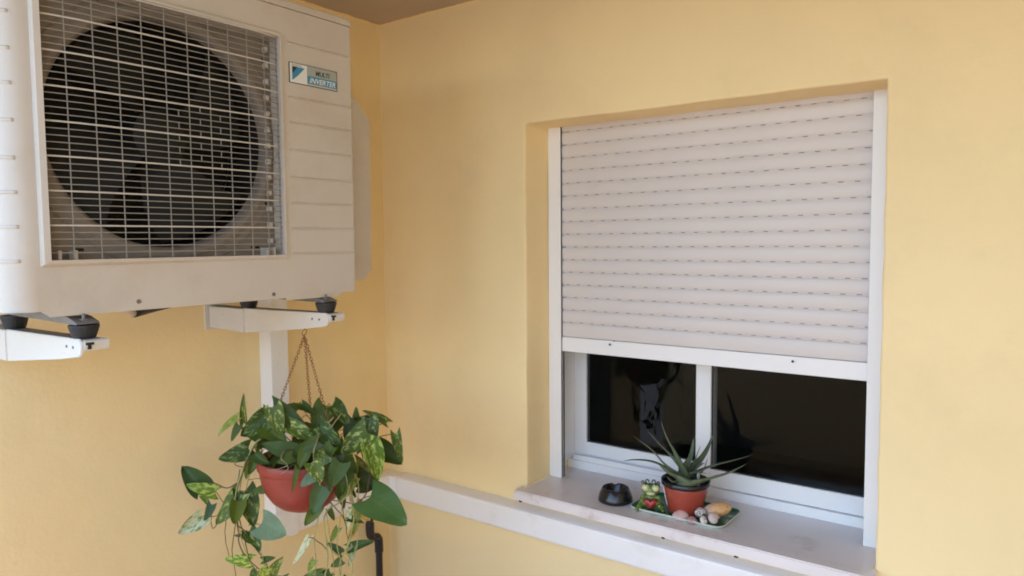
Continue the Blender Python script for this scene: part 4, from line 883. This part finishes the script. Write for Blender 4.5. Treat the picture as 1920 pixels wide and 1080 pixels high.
for w_, pts in ALOE:
    P = catmull([(c.x+(pts[0][0]-c.x)*0.35, c.y+(pts[0][1]-c.y)*0.35, c.z+0.093)] + pts, 5); n_ = len(P); bm = bmesh.new(); rings = []
    for i, p in enumerate(P):
        t = i/(n_-1); T = (P[min(i+1, n_-1)]-P[max(i-1, 0)]).normalized()
        out = Vector((p.x-c.x, p.y-c.y, 0)) + Vector((0.001, 0, 0)); up = Vector((0, 0, 1)) - out.normalized()*0.6
        N_ = (up-T*up.dot(T)).normalized(); B_ = T.cross(N_)
        hw = w_*1.28*(1-t)**0.70*(0.75+0.35*math.sin(PI*min(1, t*2))) + 0.0006
        th = hw*(0.12 if kind in 'lht' else 0.42)
        ring = []
        for x_, y_ in ((-1, 0.35), (-0.5, -0.02), (0, -0.12), (0.5, -0.02), (1, 0.35), (0.75, -0.55), (0.3, -0.95), (-0.3, -0.95), (-0.75, -0.55)):
            ring.append(bm.verts.new(p + B_*x_*hw + N_*(y_*th)))
        rings.append(ring)
    for A, B in zip(rings, rings[1:]):
        for k in range(9): bm.faces.new((A[k], A[(k+1) % 9], B[(k+1) % 9], B[k]))
    bm.faces.new(rings[0]); bm.faces.new(rings[-1][::-1])
    # soft marginal teeth
    for i in range(2, n_-1):
        for sgn in (0, 4):
            q = rings[i][sgn].co; o_v = (q-P[i]).normalized()
            tube(bm, [q-o_v*0.0005, q+o_v*0.0016+Vector((0, 0, 0.0004))], lambda t: 0.0007*(1-t)+0.0001, 4)
    obj('leaf', bm, M_ALOE, AP, smooth=True)
TG = boxo('plant_tag', M_TAG, AP, 1.285, 1.2865, 0.060, 0.078, 0.842, 0.888, bev=0.0003)
boxo('plant_tag', M_TAG, AP, 1.2235, 1.225, 0.120, 0.136, 0.842, 0.895, bev=0.0003)

# frog figurine
FG = root('frog_figurine', 'glazed green frog figurine hugging a red heart at the left end of the tray', 'figurine', (1.137, 0.055, TZ))
fo = Vector((1.142, 0.038, TZ)); fd = Vector((0.42, -0.90, 0)).normalized(); fs = Vector((0.90, 0.42, 0))   # facing the porch
FS = 1.16
def F(s, d, z_): return fo + (fs*s + fd*d + Vector((0, 0, z_)))*FS
bm = bmesh.new()
for s, d, z_, rr_ in ((0, -0.006, 0.020, 0.022), (0, -0.004, 0.034, 0.018), (0, 0.0, 0.055, 0.019), (-0.012, 0.002, 0.057, 0.013), (0.012, 0.002, 0.057, 0.013),
                      (-0.0145, 0.006, 0.066, 0.0115), (0.0145, 0.006, 0.066, 0.0115), (-0.024, 0.0, 0.012, 0.012), (0.024, 0.0, 0.012, 0.012),
                      (-0.031, 0.010, 0.008, 0.0085), (0.031, 0.010, 0.008, 0.0085), (-0.036, 0.018, 0.0055, 0.0065), (0.033, 0.020, 0.0055, 0.0065),
                      (-0.020, 0.004, 0.035, 0.0075), (-0.023, 0.011, 0.029, 0.0065), (-0.020, 0.018, 0.025, 0.006), (-0.016, 0.023, 0.024, 0.0048),
                      (0.020, 0.004, 0.035, 0.0075), (0.023, 0.011, 0.029, 0.0065), (0.020, 0.018, 0.026, 0.006), (0.016, 0.023, 0.026, 0.0048)):
    ball(bm, F(s, d, z_), rr_*FS, sub=2)
me = bpy.data.meshes.new('skin'); bm.to_mesh(me); bm.free()
tmp = bpy.data.objects.new('skin', me); COL.objects.link(tmp)
md = tmp.modifiers.new('r', 'REMESH'); md.mode = 'VOXEL'; md.voxel_size = 0.0016
m2_ = tmp.modifiers.new('s', 'SMOOTH'); m2_.iterations = 6; m2_.factor = 0.6
bpy.context.view_layer.update()
me2 = bpy.data.meshes.new_from_object(tmp.evaluated_get(bpy.context.evaluated_depsgraph_get()))
bpy.data.objects.remove(tmp)
for p in me2.polygons: p.use_smooth = True
link('body', me2, M_FROG, FG)
for s in (-1, 1):
    bm = bmesh.new(); ball(bm, F(s*0.0135, 0.0115, 0.0640), 0.0125, (1, 1, 0.95), sub=3); ey = obj('eye', bm, M_CREAM, FG, smooth=True)
    bm = bmesh.new(); ball(bm, F(s*0.0135, 0.0165, 0.0745), 0.0030, sub=2); obj('pupil', bm, M_BLACK, ey, smooth=True)
bm = bmesh.new(); ball(bm, F(0, 0.013, 0.0495), 0.0125, (1.15, 0.8, 0.5), sub=3, rot=Matrix.Rotation(math.atan2(fs.y, fs.x), 3, 'Z')); obj('mouth', bm, M_CREAM, FG, smooth=True)
for s, z_, q in ((-0.021, 0.0745, 0.0048), (-0.009, 0.0780, 0.0058), (0.008, 0.0775, 0.0058), (0.020, 0.0740, 0.0048)):
    bm = bmesh.new()
    tube(bm, [F(s+q*0.75*math.cos(a), 0.004, z_+q*math.sin(a)) for a in [PI*k/8*1.15-0.2 for k in range(9)]], 0.0019, 6); obj('lash', bm, M_BLACKP, FG, smooth=True)
bm = bmesh.new()
outl = []
for k in range(28):
    a = 2*PI*k/28; hx = 16*math.sin(a)**3; hz = 13*math.cos(a)-5*math.cos(2*a)-2*math.cos(3*a)-math.cos(4*a)
    outl.append((hx/16*0.0200, (hz/16 if hz < 0 else hz/16*0.85)*0.0190+0.0255))
rings = []
for dd, k in ((0.013, 0.6), (0.015, 0.9), (0.020, 1.0), (0.025, 0.92), (0.0285, 0.70), (0.0300, 0.35)):
    rings.append([bm.verts.new(F(x*k, dd, 0.0265+(z_-0.0265)*k)) for x, z_ in outl])
for A, B in zip(rings, rings[1:]):
    for k in range(28): bm.faces.new((A[k], A[(k+1) % 28], B[(k+1) % 28], B[k]))
bm.faces.new(rings[0]); bm.faces.new(rings[-1]); obj('heart', bm, M_RED, FG, smooth=True)

# shells
def snail(bm, c, R0, turns, k, tube_r, rise, rot, seg=12):
    """coiled shell: a growing tube round a shrinking spiral"""
    N_ = int(turns*22); rings = []
    for i in range(N_+1):
        th = 2*PI*turns*i/N_; e = math.exp(-k*th)
        ctr = Vector((R0*e*math.cos(th), R0*e*math.sin(th), rise*(1-e))); rr_ = tube_r*e
        rad = Vector((math.cos(th), math.sin(th), 0)); ring = []
        for j in range(seg):
            a = 2*PI*j/seg; ring.append(bm.verts.new(Vector(c) + rot @ (ctr + rad*rr_*math.cos(a) + Vector((0, 0, 1))*rr_*math.sin(a)*1.05)))
        rings.append(ring)
    for A, B in zip(rings, rings[1:]):
        for j in range(seg): bm.faces.new((A[j], A[(j+1) % seg], B[(j+1) % seg], B[j]))
    bm.faces.new(rings[0]); bm.faces.new(rings[-1][::-1])
def clam(bm, c, L_, W_, H_, ang, tilt, ribs=16):
    rot = Matrix.Rotation(ang, 3, 'Z') @ Matrix.Rotation(tilt, 3, 'X'); c = Vector(c); rings = []
    for i in range(9):
        t = i/8; row = []
        for j in range(33):
            a = -1.35*PI/2 + 1.35*PI*j/32
            rr_ = math.sin(t*PI/2); rib = 1+(0.05 if j % 2 else -0.05)*rr_
            x_ = L_/2*rr_*math.sin(a)*rib; y_ = W_*0.42-W_*rr_*(math.cos(a)*0.5+0.28)*rib; z_ = H_*math.cos(t*PI/2)**0.8*1.0 + 0.001
            row.append(bm.verts.new(c + rot @ Vector((x_, y_, z_))))
        rings.append(row)
    for A, B in zip(rings, rings[1:]):
        for j in range(32): bm.faces.new((A[j], A[j+1], B[j+1], B[j]))
def shell_obj(name, bm, m, label, cat='shell', thick=0):
    o = obj(name, bm, m, None, smooth=True); tag(o, label, cat)
    if thick:
        md = o.modifiers.new('t', 'SOLIDIFY'); md.thickness = thick; md.offset = -1
    return o
bm = bmesh.new(); clam(bm, (1.250, 0.018, TZ), 0.050, 0.038, 0.021, math.radians(12), 0.12); shell_obj('cockle_shell', bm, M_SH1, 'larger pink ribbed cockle shell leaning at the foot of the aloe pot', thick=0.0012)
bm = bmesh.new(); clam(bm, (1.288, 0.010, TZ), 0.038, 0.026, 0.015, math.radians(-10), 0.1); shell_obj('cockle_shell', bm, mat('mauve_shell', (0.50, 0.30, 0.29), 0.5, var=0.3, vscale=70), 'small mauve half shell just right of the larger pink cockle', thick=0.0012)
# striped snail shell: bands follow the coil (UV along)
MS = bpy.data.materials.new('striped_shell'); MS.use_nodes = True; n = MS.node_tree.nodes; l = MS.node_tree.links
b = n['Principled BSDF']; b.inputs['Roughness'].default_value = 0.4
tc = n.new('ShaderNodeTexCoord'); mp = n.new('ShaderNodeMapping'); mp.inputs['Location'].default_value = (-1.300, -0.044, -(TZ+0.019)); l.new(tc.outputs['Object'], mp.inputs[0])
wv = n.new('ShaderNodeTexWave'); wv.wave_type = 'RINGS'; wv.rings_direction = 'SPHERICAL'; wv.inputs['Scale'].default_value = 62; wv.inputs['Distortion'].default_value = 1.2
l.new(mp.outputs[0], wv.inputs[0]); cr_ = n.new('ShaderNodeValToRGB'); cr_.color_ramp.elements[0].color = (0.20, 0.17, 0.15, 1); cr_.color_ramp.elements[1].color = (0.62, 0.55, 0.50, 1)
cr_.color_ramp.elements[0].position = 0.25; cr_.color_ramp.elements[1].position = 0.55; l.new(wv.outputs[0], cr_.inputs[0]); l.new(cr_.outputs[0], b.inputs['Base Color'])
faceP = Matrix.Rotation(math.radians(28), 3, 'Z') @ Matrix.Rotation(math.radians(66), 3, 'X')
bm = bmesh.new(); snail(bm, (1.300, 0.048, TZ+0.019), 0.0105, 3.0, 0.115, 0.0112, 0.006, faceP, 14); shell_obj('snail_shell', bm, MS, 'grey and cream striped coiled snail shell standing on edge on the tray')
bm = bmesh.new(); snail(bm, (1.318, 0.0165, TZ+0.0105), 0.0085, 2.4, 0.16, 0.0100, 0.022, Matrix.Rotation(math.radians(70), 3, 'Z') @ Matrix.Rotation(math.radians(75), 3, 'X'), 12); shell_obj('whelk_shell', bm, M_SH3, 'smallest white shell at the front edge of the tray')
bm = bmesh.new(); snail(bm, (1.345, 0.032, TZ+0.0145), 0.0115, 2.4, 0.15, 0.0140, 0.020, Matrix.Rotation(math.radians(60), 3, 'Z') @ Matrix.Rotation(math.radians(60), 3, 'X'), 14); shell_obj('whelk_shell', bm, M_SH4, 'rosy grey round shell in front of the big orange one')
# large orange and white shell: long body whorl with low knobbed spire
MO = bpy.data.materials.new('orange_shell'); MO.use_nodes = True; n = MO.node_tree.nodes; l = MO.node_tree.links
b = n['Principled BSDF']; b.inputs['Roughness'].default_value = 0.45
tc = n.new('ShaderNodeTexCoord'); sx = n.new('ShaderNodeSeparateXYZ'); l.new(tc.outputs['Object'], sx.inputs[0])
no = n.new('ShaderNodeTexNoise'); no.inputs['Scale'].default_value = 38; no.inputs['Detail'].default_value = 5; l.new(tc.outputs['Object'], no.inputs[0])
ma = n.new('ShaderNodeMath'); ma.operation = 'MULTIPLY_ADD'; ma.inputs[1].default_value = 0.04; l.new(no.outputs[0], ma.inputs[0]); l.new(sx.outputs[0], ma.inputs[2])
mr = n.new('ShaderNodeMapRange'); mr.inputs[1].default_value = 1.330; mr.inputs[2].default_value = 1.362; l.new(ma.outputs[0], mr.inputs[0])
cr_ = n.new('ShaderNodeValToRGB'); e = cr_.color_ramp.elements; e[0].color = (0.72, 0.58, 0.52, 1); e[1].color = (0.70, 0.40, 0.17, 1); q = e.new(0.55); q.color = (0.68, 0.40, 0.25, 1)
l.new(mr.outputs[0], cr_.inputs[0]); l.new(cr_.outputs[0], b.inputs['Base Color'])
vo = n.new('ShaderNodeTexNoise'); vo.inputs['Scale'].default_value = 110; vo.inputs['Detail'].default_value = 2; l.new(tc.outputs['Object'], vo.inputs[0])
vr = n.new('ShaderNodeMapRange'); vr.inputs[1].default_value = 0.62; vr.inputs[2].default_value = 0.70; l.new(vo.outputs[0], vr.inputs[0])
vx = n.new('ShaderNodeMix'); vx.data_type = 'RGBA'; l.new(vr.outputs[0], vx.inputs[0]); l.new(cr_.outputs[0], vx.inputs[6]); vx.inputs[7].default_value = (0.34, 0.15, 0.08, 1); l.new(vx.outputs[2], b.inputs['Base Color'])
bp = n.new('ShaderNodeBump'); bp.inputs['Strength'].default_value = 0.7; bp.inputs['Distance'].default_value = 0.003; l.new(no.outputs[0], bp.inputs['Height']); l.new(bp.outputs[0], b.inputs['Normal'])
bm = bmesh.new(); c = Vector((1.336, 0.092, TZ+0.0255)); ax = Vector((0.86, 0.46, 0.22)).normalized()
s1 = ax.cross(Vector((0, 0, 1))).normalized(); s2 = s1.cross(ax); rings = []
for i in range(25):
    t = i/24; row = []
    rr_ = 0.0300*(math.sin(PI*min(1, t**0.8*0.98+0.02))**0.62)*(0.72+0.5*t)*0.86
    for j in range(28):
        a = 2*PI*j/28; lip = 1 + 0.16*max(0, math.cos(a-3.6))**3*(1-t)*2*t*2
        knob = 1 + 0.055*math.sin(4*a+1)*math.exp(-((t-0.74)/0.07)**2)
        q = rr_*lip*knob
        row.append(bm.verts.new(c + ax*((t-0.5)*0.090) + s1*math.cos(a)*q + s2*math.sin(a)*q*0.88))
    rings.append(row)
for A, B in zip(rings, rings[1:]):
    for j in range(28): bm.faces.new((A[j], A[(j+1) % 28], B[(j+1) % 28], B[j]))
bm.faces.new(rings[0]); bm.faces.new(rings[-1][::-1])
shell_obj('conch_shell', bm, MO, 'largest shell, orange and white, resting at the right end of the tray')
